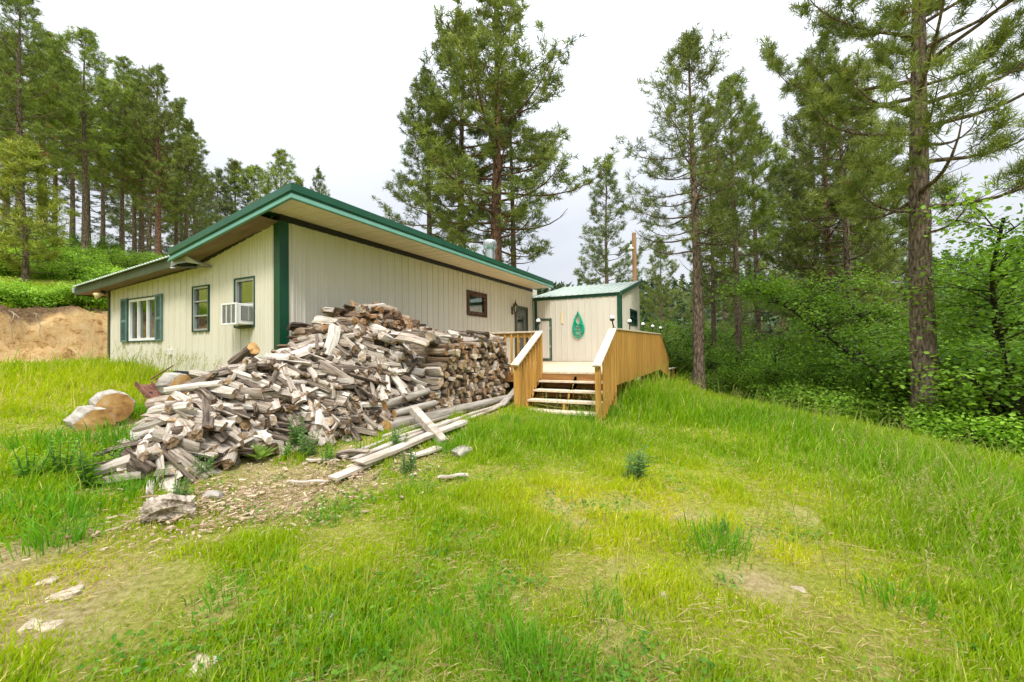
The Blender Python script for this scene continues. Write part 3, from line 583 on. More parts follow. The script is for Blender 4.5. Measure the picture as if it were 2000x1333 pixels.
# ------------------------------------------------------------------ deck
YR, XD, ZD, YLR = 1.94, 8.30, -.51, 3.54
def build_deck():
    dk = empty('wooden_deck', (XD, YR, -1.25)); O = dk.location
    tag(dk, 'golden stained wooden deck with stairs and slatted railings in front of the house door', 'deck')
    def b(w, name, mats, parent=None, bevel=0): w.v = [tuple(Vector(p)-O) for p in w.v]; return w.build(name, mats, parent or dk, None, bevel)
    rng = random.Random(5)
    w = MB(); x = XD-.03                                  # boards run along Y
    y = YR+.03
    while y < 6.55:
        y2 = min(y+.137, 6.56); x1 = XS-.03 if y2 > 3.15 else 15.15; dz = rng.uniform(-.002, .002)
        w.box((XD-.03, y, ZD-.04+dz), (x1, y2, ZD+dz)); y = y2+.006
    b(w, 'deck_floor', M['deckfloor'])
    w = MB(); w.box((XD-.02, YR+.06, ZD-.24), (XD+.02, 6.5, ZD-.045)); w.box((XD+.02, YR+.045, ZD-.24), (15.1, YR+.085, ZD-.045))
    for xx in np.arange(9.2, 15, 1.2): w.box((xx, YR+.09, ZD-.235), (xx+.04, 6.4, ZD-.045))
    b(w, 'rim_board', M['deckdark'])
    for xx in (8.45, 9.35, 10.9, 12.4, 13.9, 15.0):
        w = MB(); w.box((xx, YR+.1, g1(xx, YR)-.2), (xx+.09, YR+.19, ZD-.045)); b(w, 'post', M['deckwood'])
    for yy in (3.7, 5.2):
        w = MB(); w.box((XD+.03, yy, g1(XD, yy)-.2), (XD+.12, yy+.09, ZD-.045)); b(w, 'post', M['deckwood'])
    w = MB(); w.bar((8.32, YR+.12, -1.28), (8.75, YR+.12, -.76), .04, .09); b(w, 'brace', M['deckwood']); w = MB(); w.bar((9.8, YR+.12, -1.3), (10.2, YR+.12, -.76), .04, .09); b(w, 'brace', M['deckwood'])
    # long outer railing: cap, inner rail and close-set slats
    zc = lambda x: .37+(x-XD)*.010
    def cap(p, q, wd=.145, t=.035, nm='handrail', m='bleached'):
        w = MB(); w.bar(p, q, wd, t); return b(w, nm, M[m], None, .004)
    cap((XD-.02, YR+.02, zc(XD)), (15.12, YR+.02, zc(15.1)), .15, .035, 'handrail', 'deckfloor')
    w = MB(); w.bar((XD, YR+.02, zc(XD)-.065), (15.1, YR+.02, zc(15.1)-.065), .038, .09); b(w, 'rail', M['deckwood'])
    n = 53
    for i in range(n):
        x = XD+.05+(15.05-XD-.05)*i/(n-1); w = MB(); l = .036
        w.box((x-l, YR-.042, -.765+rng.uniform(-.012, .012)), (x+l, YR-.002, zc(x)-.02)); b(w, 'baluster', M['deckwood'])
    # the far flight's railing going down
    cap((15.12, YR+.02, zc(15.1)), (17.35, YR+.02, -.50), .14, .035, 'handrail', 'deckwood')
    for i in range(14):
        x = 15.2+i*.158; z = np.interp(x, [15.1, 17.35], [zc(15.1), -.50]); w = MB(); w.box((x-.045, YR-.042, min(z-.5, -.8-.35*(x-15.1)/2.2)), (x+.045, YR-.002, z-.02)); b(w, 'baluster', M['deckwood'])
    # stairs
    tr = [(8.14, -.685), (7.84, -.855), (7.54, -1.025), (7.25, -1.19)]
    for x, z in tr:
        w = MB(); w.box((x-.02, YR+.06, z-.038), (x+.12, YLR-.03, z)); w.box((x+.125, YR+.06, z-.038), (x+.27, YLR-.03, z-.002)); b(w, 'tread', M['bleached'])
    for x, z in tr[:2]:
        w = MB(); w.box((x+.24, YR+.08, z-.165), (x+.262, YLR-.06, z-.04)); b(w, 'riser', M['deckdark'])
    for y in (YR+.045, (YR+YLR)/2, YLR-.02):
        w = MB(); P = [(7.22, -1.40), (7.22, -1.23)] ; 
        for x, z in tr[::-1]: P += [(x, z-.042), (x+.26, z-.042)]
        P += [(8.28, -.60), (8.28, -.95), (7.45, -1.42)]
        n = len(P); vs = [(x, y-.02, z) for x, z in P]+[(x, y+.02, z) for x, z in P]
        w.add(vs, [tuple(range(n)), tuple(range(n, 2*n))[::-1]]+[(i, i+n, (i+1) % n+n, (i+1) % n) for i in range(n)]); b(w, 'stringer', M['deckwood'])
    for y, nm in ((YR+.01, 'r'), (YLR, 'l')):
        zt, zb = .36, -.325; xa, xb = XD-.02, 7.03
        cap((xa, y, zt), (xb, y, zb), .15, .04, 'handrail', 'bleached')
        d = Vector((xb-xa, 0, zb-zt)).normalized(); w = MB(); w.bar((xa, y, zt-.075), (xb+.03, y, zb-.06), .04, .09); b(w, 'rail', M['deckwood'])
        w = MB(); w.box((xb+.05, y-.045, -1.42), (xb+.14, y+.045, zb-.0)); b(w, 'newel_post', M['deckwood'], None, .004)
        w = MB(); w.box((XD-.06, y-.045, -1.25), (XD+.03, y+.045, zt-.03)); b(w, 'newel_post', M['deckwood'], None, .004)
        k = 7; o = -.065 if nm == 'r' else .0
        for i in range(k):
            x = xb+.24+(xa-.12-xb-.24)*i/(k-1); z = zt+(zb-zt)*(x-xa)/(xb-xa); bot = -1.36+(x-xb)*.42
            w = MB(); w.box((x-.026, y+o-.02, bot), (x+.026, y+o+.02, z-.03)); b(w, 'baluster', M['deckwood'])
    # left-hand front railing, running to the house
    zt = .36
    cap((XD, YLR+.03, zt), (XD, 6.5, zt-.01), .13, .035, 'handrail', 'deckfloor')
    w = MB(); w.bar((XD, YLR+.05, zt-.07), (XD, 6.5, zt-.075), .04, .09); w.bar((XD, YLR+.05, -.40), (XD, 6.5, -.40), .038, .06); b(w, 'rail', M['deckwood'])
    for i in range(17):
        y = YLR+.19+i*.165; w = MB(); w.box((XD-.045, y-.022, -.60), (XD-.012, y+.022, zt-.03)); b(w, 'baluster', M['deckwood'])
    w = MB(); w.box((XD-.065, YLR+.06, -.78), (XD-.022, YLR+.6, -.44)); b(w, 'skirt_board', M['deckwood'])
build_deck()
def low_rail():
    r = empty('low_railing', (17.6, 1.9, -1.5)); tag(r, 'short grey-topped railing in the grass beyond the far end of the deck', 'railing')
    a, b_ = on(1, 1306, 721, 1.9), on(1, 1331, 716, 1.9); b_ = a+(b_-a)*.6
    w = MB(); w.bar(Vector(a)-r.location, Vector(b_)-r.location, .12, .04); w.build('handrail', M['bleached'], r)
    for t in (.03, .5, .97):
        p = a+(b_-a)*t; w = MB(); w.box(Vector((p[0]-.045, p[1]-.04, g1(p[0], p[1])-.1))-r.location, Vector((p[0]+.045, p[1]+.04, p[2]-.02))-r.location); w.build('post', M['deckwood'], r)
low_rail()

# ------------------------------------------------------------------ small things on the deck and the walls
def globe_lamp(x, y, z, lean, h, label):
    e = empty('globe_lamp', (x, y, z)); tag(e, label, 'garden lamp', 'globe lamps on the deck rail')
    tx, ty = lean; w = MB(); w.tube([(0, 0, 0), (tx, ty, h)], .014, 8); w.lathe((0, 0, 0), [(.035, .0), (.035, .012), (.001, .014)], 10); w.build('stem', M['black'], e)
    w = MB(); w.lathe((tx, ty, h), [(.02, -.01), (.045, .0), (.05, .03)], 12); w.build('collar', M['black'], e)
    w = MB(); w.ball((tx, ty, h+.06), .05, 10); w.build('globe', M['globe'], e)
def lamps():
    def zc(x): return .37+(x-8.3)*.010+.02
    L = ['white globe lamp on a leaning stem where the outer rail meets the stairs', 'white globe lamp on the outer rail in front of the lean-to window',
         'white globe lamp on the outer rail just past the lean-to', 'second white globe lamp from the far end of the outer rail', 'white globe lamp at the far end of the outer rail']
    for (px, y), l in zip(((1199, 641), (1230, 644), (1256, 647), (1275, 649), (1290, 651)), L):
        p = on(1, px, y, 1.96); globe_lamp(p[0], 1.96, zc(p[0]), (-.05, .02) if px < 1210 else (0, 0), .15, l)
    globe_lamp(8.3, 3.62, .40, (.05, -.02), .14, 'white globe lamp on a leaning stem beside the left stair rail')
lamps()
def lantern():
    e = empty('wall_lantern', (12.93, 6.58, 1.35)); tag(e, 'brass and glass carriage lantern on the front wall beside the grey door', 'wall lamp')
    w = MB(); w.box((-.06, -.02, -.16), (.06, .0, .12)); w.build('backplate', M['brownwin'], e, None, .005)
    w = MB(); w.tube([(0, -.02, -.1), (0, -.08, -.12), (0, -.13, -.09)], .012, 8); w.build('arm', M['brownwin'], e)
    c = (0, -.14, 0); w = MB(); w.lathe(c, [(.03, -.09), (.06, -.08), (.06, -.065)], 6)
    for k in range(6): a = math.pi/3*k; w.tube([(c[0]+.058*math.cos(a), c[1]+.058*math.sin(a), -.07), (c[0]+.08*math.cos(a), c[1]+.08*math.sin(a), .14)], .006, 5)
    w.lathe(c, [(.095, .135), (.09, .15), (.05, .22), (.02, .25), (.025, .28), (.01, .30), (.012, .33), (.001, .37)], 6); w.build('cage', M['brownwin'], e)
    w = MB(); w.lathe(c, [(.052, -.07), (.074, .135)], 6); w.build('glass', M['glass'], e)
    w = MB(); w.lathe(c, [(.015, -.06), (.015, .06), (.001, .07)], 8); w.build('bulb', M['white'], e)
lantern()
def hose():
    c = on(0, 1130, 611, XS); w = MB(); rng = random.Random(8)
    pts = []; n = 15
    for k in range(n):
        hh = rng.uniform(.42, .98); ww = .10+.17*(hh-.3)/.68*rng.uniform(.8, 1.15); ox = rng.uniform(-.03, .03); od = XS-.04-.016*(k % 4)-rng.uniform(0, .01)
        for i in range(28):
            a = 2*math.pi*i/28; s = math.sin(a/2)
            pts.append((od, c[1]+ox*s+ww*math.sin(a)*(.15+.95*s**1.5), c[2]+.0-hh*s*s*1.0+rng.uniform(-.004, .004)+.02*math.cos(3*a+k)*s))
    o = Vector((XS, c[1], c[2])); w = MB(o); w.tube(pts, .0125, 6)
    e = empty('garden_hose', o); w.build('coil', M['hose'], e); tag(e, 'coiled green garden hose hanging on the lean-to wall', 'hose')
    w = MB(); w.tube([(0, 0, .0), (-.12, 0, .0), (-.13, 0, .03)], .012, 6); w.build('hook', M['black'], e)
hose()
def gauge():
    a = on(0, 1098.5, 622, XS); e = empty('thermometer', (XS-.018, a[1], a[2])); tag(e, 'tall narrow tan thermometer strip on the lean-to wall', 'thermometer')
    w = MB(); w.box((-.02, -.05, -.21), (.0, .05, .21)); w.build('plate', M['tan'], e, None, .006)
    w = MB(); w.tube([(-.026, 0, -.16), (-.026, 0, .15)], .008, 6); w.ball((-.026, 0, -.16), .014, 6); w.build('tube', M['white'], e)
gauge()
def aircon():
    y0, y1, z0, z1, xf = 7.30, 7.745, .46, .835, 4.09; o = Vector((4.2, 7.52, .46)); e = empty('air_conditioner', o); tag(e, 'white window air conditioner jutting from the left wall window', 'air conditioner')
    w = MB(o); w.box((xf+.02, y0+.012, z0+.01), (4.46, y1-.012, z1-.008)); w.build('casing', M['white'], e, None, .01)
    w = MB(o); frame_boxes(w, 0, xf+.02, -1, y0, y1, z0, z1, .03, .0, .03); n = 3
    for i in (1, 2): y = y0+(y1-y0)*i/3; w.box((xf-.008, y-.008, z0+.03), (xf+.018, y+.008, z1-.03))
    w.build('front_frame', M['white'], e, None, .004)
    w = MB(o); w.box((xf+.012, y0+.03, z0+.03), (xf+.019, y1-.03, z1-.03)); w.build('coil_backing', M['shadow'], e)
    w = MB(o)
    for i in range(22): z = z0+.035+(z1-z0-.07)*i/21; w.box((xf-.002, y0+.03, z-.003), (xf+.011, y1-.03, z+.004))
    w.build('grille', M['grey_metal'], e)
    w = MB(o); w.box((xf+.08, y0+.006, z0+.08), (4.36, y0+.0118, z1-.05)); w.build('side_vent_backing', M['shadow'], e)
    w = MB(o)
    for i in range(16): z = z0+.09+(z1-z0-.15)*i/15; w.box((xf+.085, y0-.002, z-.004), (4.355, y0+.0055, z+.004))
    w.box((4.28, y0-.004, z0+.08), (4.295, y0+.005, z1-.05)); w.build('side_vent', M['grey_metal'], e)
    w = MB(o); w.box((xf+.25, y0+.03, z0-.05), (4.36, y1-.03, z0+.005)); w.build('support', M['olive'], e)
aircon()
def patio_chair(x, y, rz, label):
    e = empty('patio_chair', (x, y, ZD), rz); tag(e, label, 'chair', 'black metal chairs on the deck')
    w = MB(); arc = [(-.0, .24*math.cos(a), .62+.24*math.sin(a)) for a in np.linspace(0, math.pi, 15)]
    w.tube([(0, .24, .42)]+arc+[(0, -.24, .42)], .013, 8)
    for k in (-.12, 0, .12): w.tube([(0, k, .43), (0, k, .62+math.sqrt(.24**2-k*k))], .007, 6)
    w.build('backrest', M['black'], e)
    w = MB(); w.box((0, -.23, .42), (.44, .23, .45)); w.build('seat', M['black'], e, None, .01)
    for a in (0, .42):
        for b_ in (-.22, .22): w = MB(); w.tube([(a, b_, .42), (a+(.05 if a else -.05), b_*1.1, 0)], .012, 6); w.build('leg', M['black'], e)
    for b_ in (-.25, .25): w = MB(); w.tube([(0, b_, .62), (.2, b_*1.05, .66), (.42, b_, .62), (.42, b_*.9, .44)], .012, 6); w.build('arm', M['black'], e)
def chairs():
    p = on(0, 956, 650, 9.6); patio_chair(9.5, p[1], R(170), 'black metal patio chair with round arched back, the one nearer the woodpile')
    p = on(0, 970, 650, 9.9); patio_chair(9.85, p[1]-.05, R(190), 'black metal patio chair with round arched back, the one nearer the grey door')
chairs()
def pole():
    p = at(1240, 560, 25); z = g1(p[0], p[1]); e = empty('utility_pole', (p[0], p[1], z)); tag(e, 'brown wooden utility pole with a white lamp rising behind the lean-to', 'utility pole')
    top = at(1240, 455, 25)[2]-z; w = MB(); w.tube([(0, 0, -.3), (0, 0, top)], [.16, .12], 12); w.build('pole_shaft', M['pole'], e)
    w = MB(); w.tube([(.1, -.08, top-.3), (.1, -.08, 0.5)], .035, 8); w.build('conduit', M['grey_metal'], e)
    d = Vector((-RT[0], -RT[1], 0)).normalized(); zl = at(1236, 487, 25)[2]-z
    w = MB(); w.tube([(0, 0, zl+.35), (d.x*.12, d.y*.12, zl+.3), (d.x*.2, d.y*.2, zl+.2)], .03, 8); w.build('arm', M['grey_metal'], e)
    w = MB(); w.lathe((d.x*.2, d.y*.2, zl), [(.001, .3), (.06, .28), (.08, .12), (.19, .06), (.19, -.03), (.08, -.1), (.001, -.12)], 14); w.build('lamp_head', M['white'], e)
    a = at(1243, 470, 25); w = MB(); pts = []
    b_ = at(1760, 552, 17)
    for i in range(25): t = i/24; q = a+(b_-a)*t; pts.append((q[0], q[1], q[2]-.7*4*t*(1-t)))
    o = w.tube(pts, .012, 5) or w.build('power_line', M['grey_metal']); tag(o, 'thin pale power line running from the utility pole to the right through the pines', 'cable')
pole()

# ------------------------------------------------------------------ firewood
def log_data(seed, kind, L=.42, rad=.075, gn=.055):
    """verts, faces, face slots, uv for one split piece lying along Y, centred"""
    rng = np.random.RandomState(seed)
    if kind == 'quarter':
        a = np.linspace(-.80, .80, 4)+rng.uniform(-.1, .1, 4); P = [(0, -.75)]+[(1.25*math.sin(t), 1.25*math.cos(t)-.75) for t in a]; P = P[:1]+[(.5*P[1][0]*.98, (P[0][1]+P[1][1])/2+.04)]+P[1:]
        P = P+[(.5*P[-1][0]*1.04, (P[0][1]+P[-1][1])/2-.03)]
    elif kind == 'half':
        a = np.linspace(-1.5, 1.5, 6); P = [(math.sin(t)*1.1, math.cos(t)*.95-.35) for t in a]+[(.2, -.42)]
    elif kind == 'slab':
        P = [(-1.15, -.5), (-.2, -.58), (1.1, -.45), (1.2, .3), (.4, .55), (-.6, .5), (-1.2, .4)]
    elif kind == 'wedge':
        P = [(-.3, -.95), (.75, -.7), (.95, .2), (.35, .9), (-.6, .75), (-.85, .0)]
    else:
        P = [(math.cos(t), math.sin(t)) for t in np.linspace(0, 2*math.pi, 11)[:-1]]
    P = np.array(P)*rad*(1+rng.uniform(-.14, .14, (len(P), 2))); n = len(P)
    ys = np.array([-.5, -.47, -.3, -.1, .12, .3, .46, .5])*L; m = len(ys)
    bend = rng.uniform(-.02, .02, 2); tw = rng.uniform(-.25, .25); tap = rng.uniform(-.22, .22); V = []; UV = []
    jag = rng.uniform(-.035, .035, (2, n))
    for i, y in enumerate(ys):
        t = y/L; c, s = math.cos(tw*t), math.sin(tw*t); sc = 1+tap*t-(0.05 if i in (0, m-1) else 0)
        q = P*sc*(1+rng.uniform(-gn, gn, (n, 1))); q = q@np.array([[c, s], [-s, c]]); q = q+bend*(1-4*t*t)
        for k in range(n):
            yy = y+(jag[0, k] if i == 0 else jag[1, k] if i == m-1 else .5*jag[0, k] if i == 1 else .5*jag[1, k] if i == m-2 else 0)*.45
            V.append((q[k, 0], yy, q[k, 1])); UV.append((k/n, t+.5))
    F = []; S_ = []
    for i in range(m-1):
        for k in range(n): F.append((i*n+k, (i+1)*n+k, (i+1)*n+(k+1) % n, i*n+(k+1) % n)); S_.append(0)
    b0 = len(V)
    for i in (0, m-1):
        base = len(V)
        for k in range(n): V.append(V[i*n+k]); UV.append((V[i*n+k][0]/rad*.3+.5, V[i*n+k][2]/rad*.3+.5))
        c = np.mean([V[base+k] for k in range(n)], 0); V.append(tuple(c+np.array([0, rng.uniform(-.01, .01), 0]))); UV.append((.5, .5)); cc = len(V)-1
        for k in range(n):
            t3 = (base+k, base+(k+1) % n, cc); F.append(t3 if i == 0 else t3[::-1]); S_.append(1)
    return np.array(V), F, S_, np.array(UV)
KINDS_ = ['quarter', 'quarter', 'half', 'slab', 'wedge', 'wedge', 'quarter', 'round', 'slab', 'half']
LOGS = [log_data(100+i, KINDS_[i % len(KINDS_)]) for i in range(20)]
_log_mesh = {}
def mesh_from(data, name, mats):
    V, Fs, S_, UV = data; me = bpy.data.meshes.new(name); me.from_pydata([tuple(v) for v in V], [], Fs)
    for m in mats: me.materials.append(m)
    me.polygons.foreach_set('material_index', S_); u = me.uv_layers.new(name='UVMap')
    idx = np.zeros(len(me.loops), dtype=np.int32); me.loops.foreach_get('vertex_index', idx); u.data.foreach_set('uv', UV[idx].astype(np.float32).ravel()); me.update(); return me
def log_mesh(i, w):
    if (i, w) not in _log_mesh: _log_mesh[(i, w)] = mesh_from(LOGS[i], 'firewood_log', WOOD[w])
    return _log_mesh[(i, w)]
PILE = []           # (matrix, log index, wood, zone, importance)
def orient(d, roll):
    """rotation taking the piece's Y axis to d, rolled about it"""
    d = Vector(d).normalized(); x = d.cross(Vector((0, 0, 1))); x = x.normalized() if x.length > 1e-4 else Vector((1, 0, 0)); z = x.cross(d)
    return Matrix((x, d, z)).transposed() @ Matrix.Rotation(roll, 3, 'Y')
def put_log(p, d, roll, i, wood, zone, imp, sc=(1, 1, 1)):
    m = Matrix.Translation(Vector(p)) @ (orient(d, roll) @ Matrix.Diagonal(sc)).to_4x4(); PILE.append((m, i, wood, zone, imp))
# heap surface: (X -> top z) along the front and back rows, from the photo's outline
A_TOP = ([3.6, 4.2, 5.0, 5.6, 6.3, 7.0, 7.6, 8.02], [-.25, -.12, .02, .10, .13, .18, .20, .02])
B_TOP = ([3.9, 4.3, 4.65, 5.05, 5.45, 5.9, 6.4, 6.8, 7.2, 7.8], [-.1, .15, .42, .62, .70, .70, .56, .42, .30, .15])
D_TOP = ([1.72, 1.95, 2.2, 2.5, 2.8, 3.2, 3.7, 4.3], [-1.15, -.85, -.55, -.36, -.22, -.14, -.06, .0])
def heap_z(x, y):
    g = g1(x, y)
    yf = 4.62 if x < 3 else 4.62-.42*min(1, (x-3)/1.5)     # foot of the heap
    xe = x-.43*max(0, y-5)
    if x < 3.9: pk = np.interp(xe, *D_TOP); yp = 5.45
    else: pk = np.interp(x, *B_TOP)-.20*min(1, max(0, (x-4.6)/.6)); yp = 5.6; pk = max(pk, np.interp(min(x, 4.3), *D_TOP)*max(0, 1-(x-3.9)))
    t = np.clip((y-yf)/(yp-yf), 0, 1); mid = np.interp(x, *A_TOP) if x > 4.2 else -.25
    if y > yp: z = pk-(y-yp)*.5*(1.0 if x < 4.3 else .25)
    else:
        lin = g+(pk-g)*t**.72
        z = lin
    return max(g, z)
def make_pile():
    rng = random.Random(21); r = rng.uniform
    # front stack beside the deck: pieces lie along Y, ends outward
    for layer, (yc, jit) in enumerate(((4.40, .05), (4.80, .05))):
        z0 = 0; row = 0; h = .112
        while row < 13:
            x = 5.25+(row % 2)*.07+(max(0, row-1)*.075 if row < 9 else .5)
            while x < 8.02:
                g = g1(x, 4.3); z = g+.17+row*h*(1+.0)
                if z < np.interp(x, *A_TOP)+r(-.03, .04):
                    s = r(.82, 1.12); wd = 'brown' if rng.random() < .8 else 'dark'
                    if x > 7.0 and rng.random() < .25: wd = 'pale'
                    put_log((x+r(-.018, .018), yc+r(-jit, jit), z+r(-.02, .02)), (r(-.12, .12), -1, r(-.09, .05)), r(0, 6.3), rng.randrange(20), wd, 'stack', 1.0 if layer == 0 else .05, (s, r(.9, 1.08), s))
                x += r(.128, .152)
            row += 1
    # back stack against the wall, ends outward, darker
    for layer, yc in enumerate((5.62, 6.05)):
        for row in range(17):
            x = 4.05+(row % 2)*.07
            while x < 7.6:
                z = -.80+row*.108; top = np.interp(x, *B_TOP)
                if z < top+r(-.04, .05) and z > -.5:
                    s = r(.8, 1.15); put_log((x+r(-.02, .02), yc+r(-.06, .06), z+r(-.02, .02)), (r(-.15, .15), -1, r(-.1, .08)), r(0, 6.3), rng.randrange(20), 'dark' if rng.random() < .85 else 'brown', 'back', (.85 if z > -.02 else .25) if layer == 0 else .04, (s, r(.9, 1.1), s))
                x += r(.125, .15)
    # loose pieces on top of the back stack
    for i in range(28):
        x = r(4.3, 7.5); y = r(5.5, 6.2); a = r(-.6, .6) if rng.random() < .5 else r(1.0, 2.1)
        put_log((x, y, np.interp(x, *B_TOP)+.05+r(-.02, .06)), (math.sin(a), -math.cos(a), r(-.2, .2)), r(0, 6.3), rng.randrange(20), 'dark' if rng.random() < .6 else 'pale', 'backtop', .8, (r(.8, 1.1), r(.9, 1.2), r(.7, 1)))
    # pieces lying across the top of the front stack
    for i in range(62):
        x = r(5.0, 8.0); y = r(4.3, 5.5); a = r(-.7, .7) if rng.random() < .72 else r(1.0, 2.1)
        t = max(0, (y-4.9)/.8); z = (1-t)*np.interp(x, *A_TOP)+t*max(np.interp(x, *A_TOP), np.interp(x, *B_TOP)-.25)
        put_log((x, y, z+.06+r(-.02, .07)), (math.sin(a), -math.cos(a), r(-.3, .1)), r(0, 6.3), rng.randrange(20), 'pale' if rng.random() < .75 else 'brown', 'top', .9, (r(.8, 1.15), r(.9, 1.3), r(.7, 1.05)))
    # roughly stacked lower face of the left part: ends outward, battered and slumped
    HF = ([1.95, 2.3, 2.8, 3.4, 4.0, 4.6, 5.2, 5.5], [.10, .34, .56, .66, .62, .48, .26, .1])
    for layer in range(3):
        for row in range(8):
            x = 2.0+(row % 2)*.07
            while x < 5.45:
                g = g1(x, 4.6); hz = .07+row*.098; yf = 4.62 if x < 3 else 4.62-.42*min(1, (x-3)/1.5)
                if hz < np.interp(x, *HF)+r(-.05, .06):
                    s = r(.66, 1.0); wd = 'pale' if rng.random() < .55 else 'brown'
                    put_log((x+r(-.035, .035), yf+.30+row*.045+layer*.34+r(-.10, .08), g+hz+r(-.03, .03)), (r(-.38, .38), -1, r(-.16, .10)), r(0, 6.3), rng.randrange(20), wd, 'tail' if x < 3.2 else 'slope', (1.1, .06, .02)[layer], (s, r(.85, 1.15), s))
                x += r(.120, .150)
    # tumbled pieces above: layers following the heap surface
    for layer, off in enumerate((.0, -.11, -.22, -.36)):
        cnt = (470, 360, 270, 160)[layer]; placed = []; tries = 0
        while len(placed) < cnt and tries < 7000:
            tries += 1; x = r(1.8, 6.1); y = r(4.35, 6.1)
            if x > 5.75 and y < 4.7: continue
            if x < 2.9 and y > 5.45: continue
            z = heap_z(x, y); g = g1(x, y)
            if z+off < g+.04: continue
            if layer == 0 and z-g < np.interp(x, *HF)*.9 and x > 2.2: continue
            dmin = .088 if layer < 2 else .12
            if any((x-p)**2+(y-q)**2 < dmin**2 for p, q in placed): continue
            placed.append((x, y)); e = .08; sx = (heap_z(x+e, y)-heap_z(x-e, y))/(2*e); sy = (heap_z(x, y+e)-heap_z(x, y-e))/(2*e); sx = max(-1., min(1., sx)); sy = max(-1.2, min(1.2, sy))
            u = rng.random(); a = r(-.75, .75) if u < .68 else r(-1.7, 1.7)
            if x < 3.3 and u > .4: a += .6
            dx, dy = math.sin(a), -math.cos(a); dz = (sx*dx+sy*dy)*r(.2, .85)+r(-.22, .18)
            s = r(.55, .9); wd = 'pale' if rng.random() < (.72 if x < 4.8 else .62) else 'brown'
            if y > 5.45 and x > 4.3 and rng.random() < .6: wd = 'dark'
            put_log((x, y, z+off+r(-.03, .07)), (dx, dy, dz), r(0, 6.3), rng.randrange(20), wd, 'tail' if x < 3.2 else 'slope', (1.25, .3, .1, .02)[layer], (s*r(.85, 1.3), r(1.0, 1.55), s*r(.65, 1)))
make_pile()
ZONES = {'stack': ['brown end-on split log in the stacked row beside the deck stairs', 'round-ended split log stacked end-on in the row by the deck'],
 'back': ['dark split log stacked end-on in the high back row against the house wall'],
 'backtop': ['dark grey split log lying loose on the crest of the high back row'],
 'top': ['pale split log lying loose on top of the stacked row beside the deck'],
 'slope': ['weathered grey split log tumbled on the collapsed middle slope of the woodpile'],
 'tail': ['bleached split log in the low left end of the woodpile'] }
def build_pile():
    def rank(e):
        p = e[0].translation; d = p.x*FW[0]+p.y*FW[1]+p.z*FW[2]; return e[4]/(d*d)
    order = sorted(PILE, key=rank, reverse=True); top = order[:286]; rest = order[286:]
    for m, i, w, zone, imp in top:
        o = bpy.data.objects.new('firewood_log', log_mesh(i, w)); COL.objects.link(o); o.matrix_world = m
        lab = {'stack': 'brown split log stacked end-on in the neat row beside the deck stairs', 'back': 'dark split log stacked end-on in the high back row against the house wall',
               'backtop': 'dark or grey split log lying loose on the crest of the high back row', 'top': 'weathered split log lying loose on top of the neat row beside the deck',
               'slope': 'weathered split log tumbled on the collapsed middle slope of the woodpile', 'tail': 'bleached split log in the low left end of the woodpile'}[zone]
        tag(o, lab, 'firewood', {'stack': 'logs stacked in the neat row', 'back': 'logs stacked in the back row', 'backtop': 'loose logs on the back row', 'top': 'loose logs on the neat row', 'slope': 'logs tumbled on the middle slope', 'tail': 'logs in the left end of the woodpile'}[zone])
    # the pieces underneath and behind, as one mass
    wl = list(WOOD); mats = [m for w in wl for m in WOOD[w]]; V = []; Fs = []; MI = []; UV = []; CO = []; b = 0; rng = random.Random(4)
    for m, i, w, zone, imp in rest:
        v, f, s, uv = LOGS[i]; A = np.array(m); V.append(v@A[:3, :3].T+A[:3, 3]); UV.append(uv); CO.append(np.full((len(v), 3), rng.random()))
        for q, sl in zip(f, s): Fs.append([b+k for k in q]); MI.append(2*wl.index(w)+sl)
        b += len(v)
    V = np.concatenate(V); UV = np.concatenate(UV); CO = np.concatenate(CO); me = bpy.data.meshes.new('firewood_heap'); me.from_pydata(V.tolist(), [], Fs)
    for q in mats: me.materials.append(q)
    me.polygons.foreach_set('material_index', MI); u = me.uv_layers.new(name='UVMap'); idx = np.zeros(len(me.loops), dtype=np.int32); me.loops.foreach_get('vertex_index', idx); u.data.foreach_set('uv', UV[idx].astype(np.float32).ravel())
    a = me.color_attributes.new('Col', 'FLOAT_COLOR', 'POINT'); c4 = np.ones((len(V), 4), dtype=np.float32); c4[:, :3] = CO; a.data.foreach_set('color', c4.ravel()); me.update()
    tag(link('firewood_heap', me), 'split firewood packed underneath and behind the logs one can tell apart', 'firewood', None, 'stuff')
build_pile()
def single(name, data, mats, loc, d, roll, label, cat, sc=(1, 1, 1), group=None):
    o = link(name, mesh_from(data, name, mats)); o.matrix_world = Matrix.Translation(Vector(loc)) @ (orient(d, roll) @ Matrix.Diagonal(sc)).to_4x4(); return tag(o, label, cat, group)
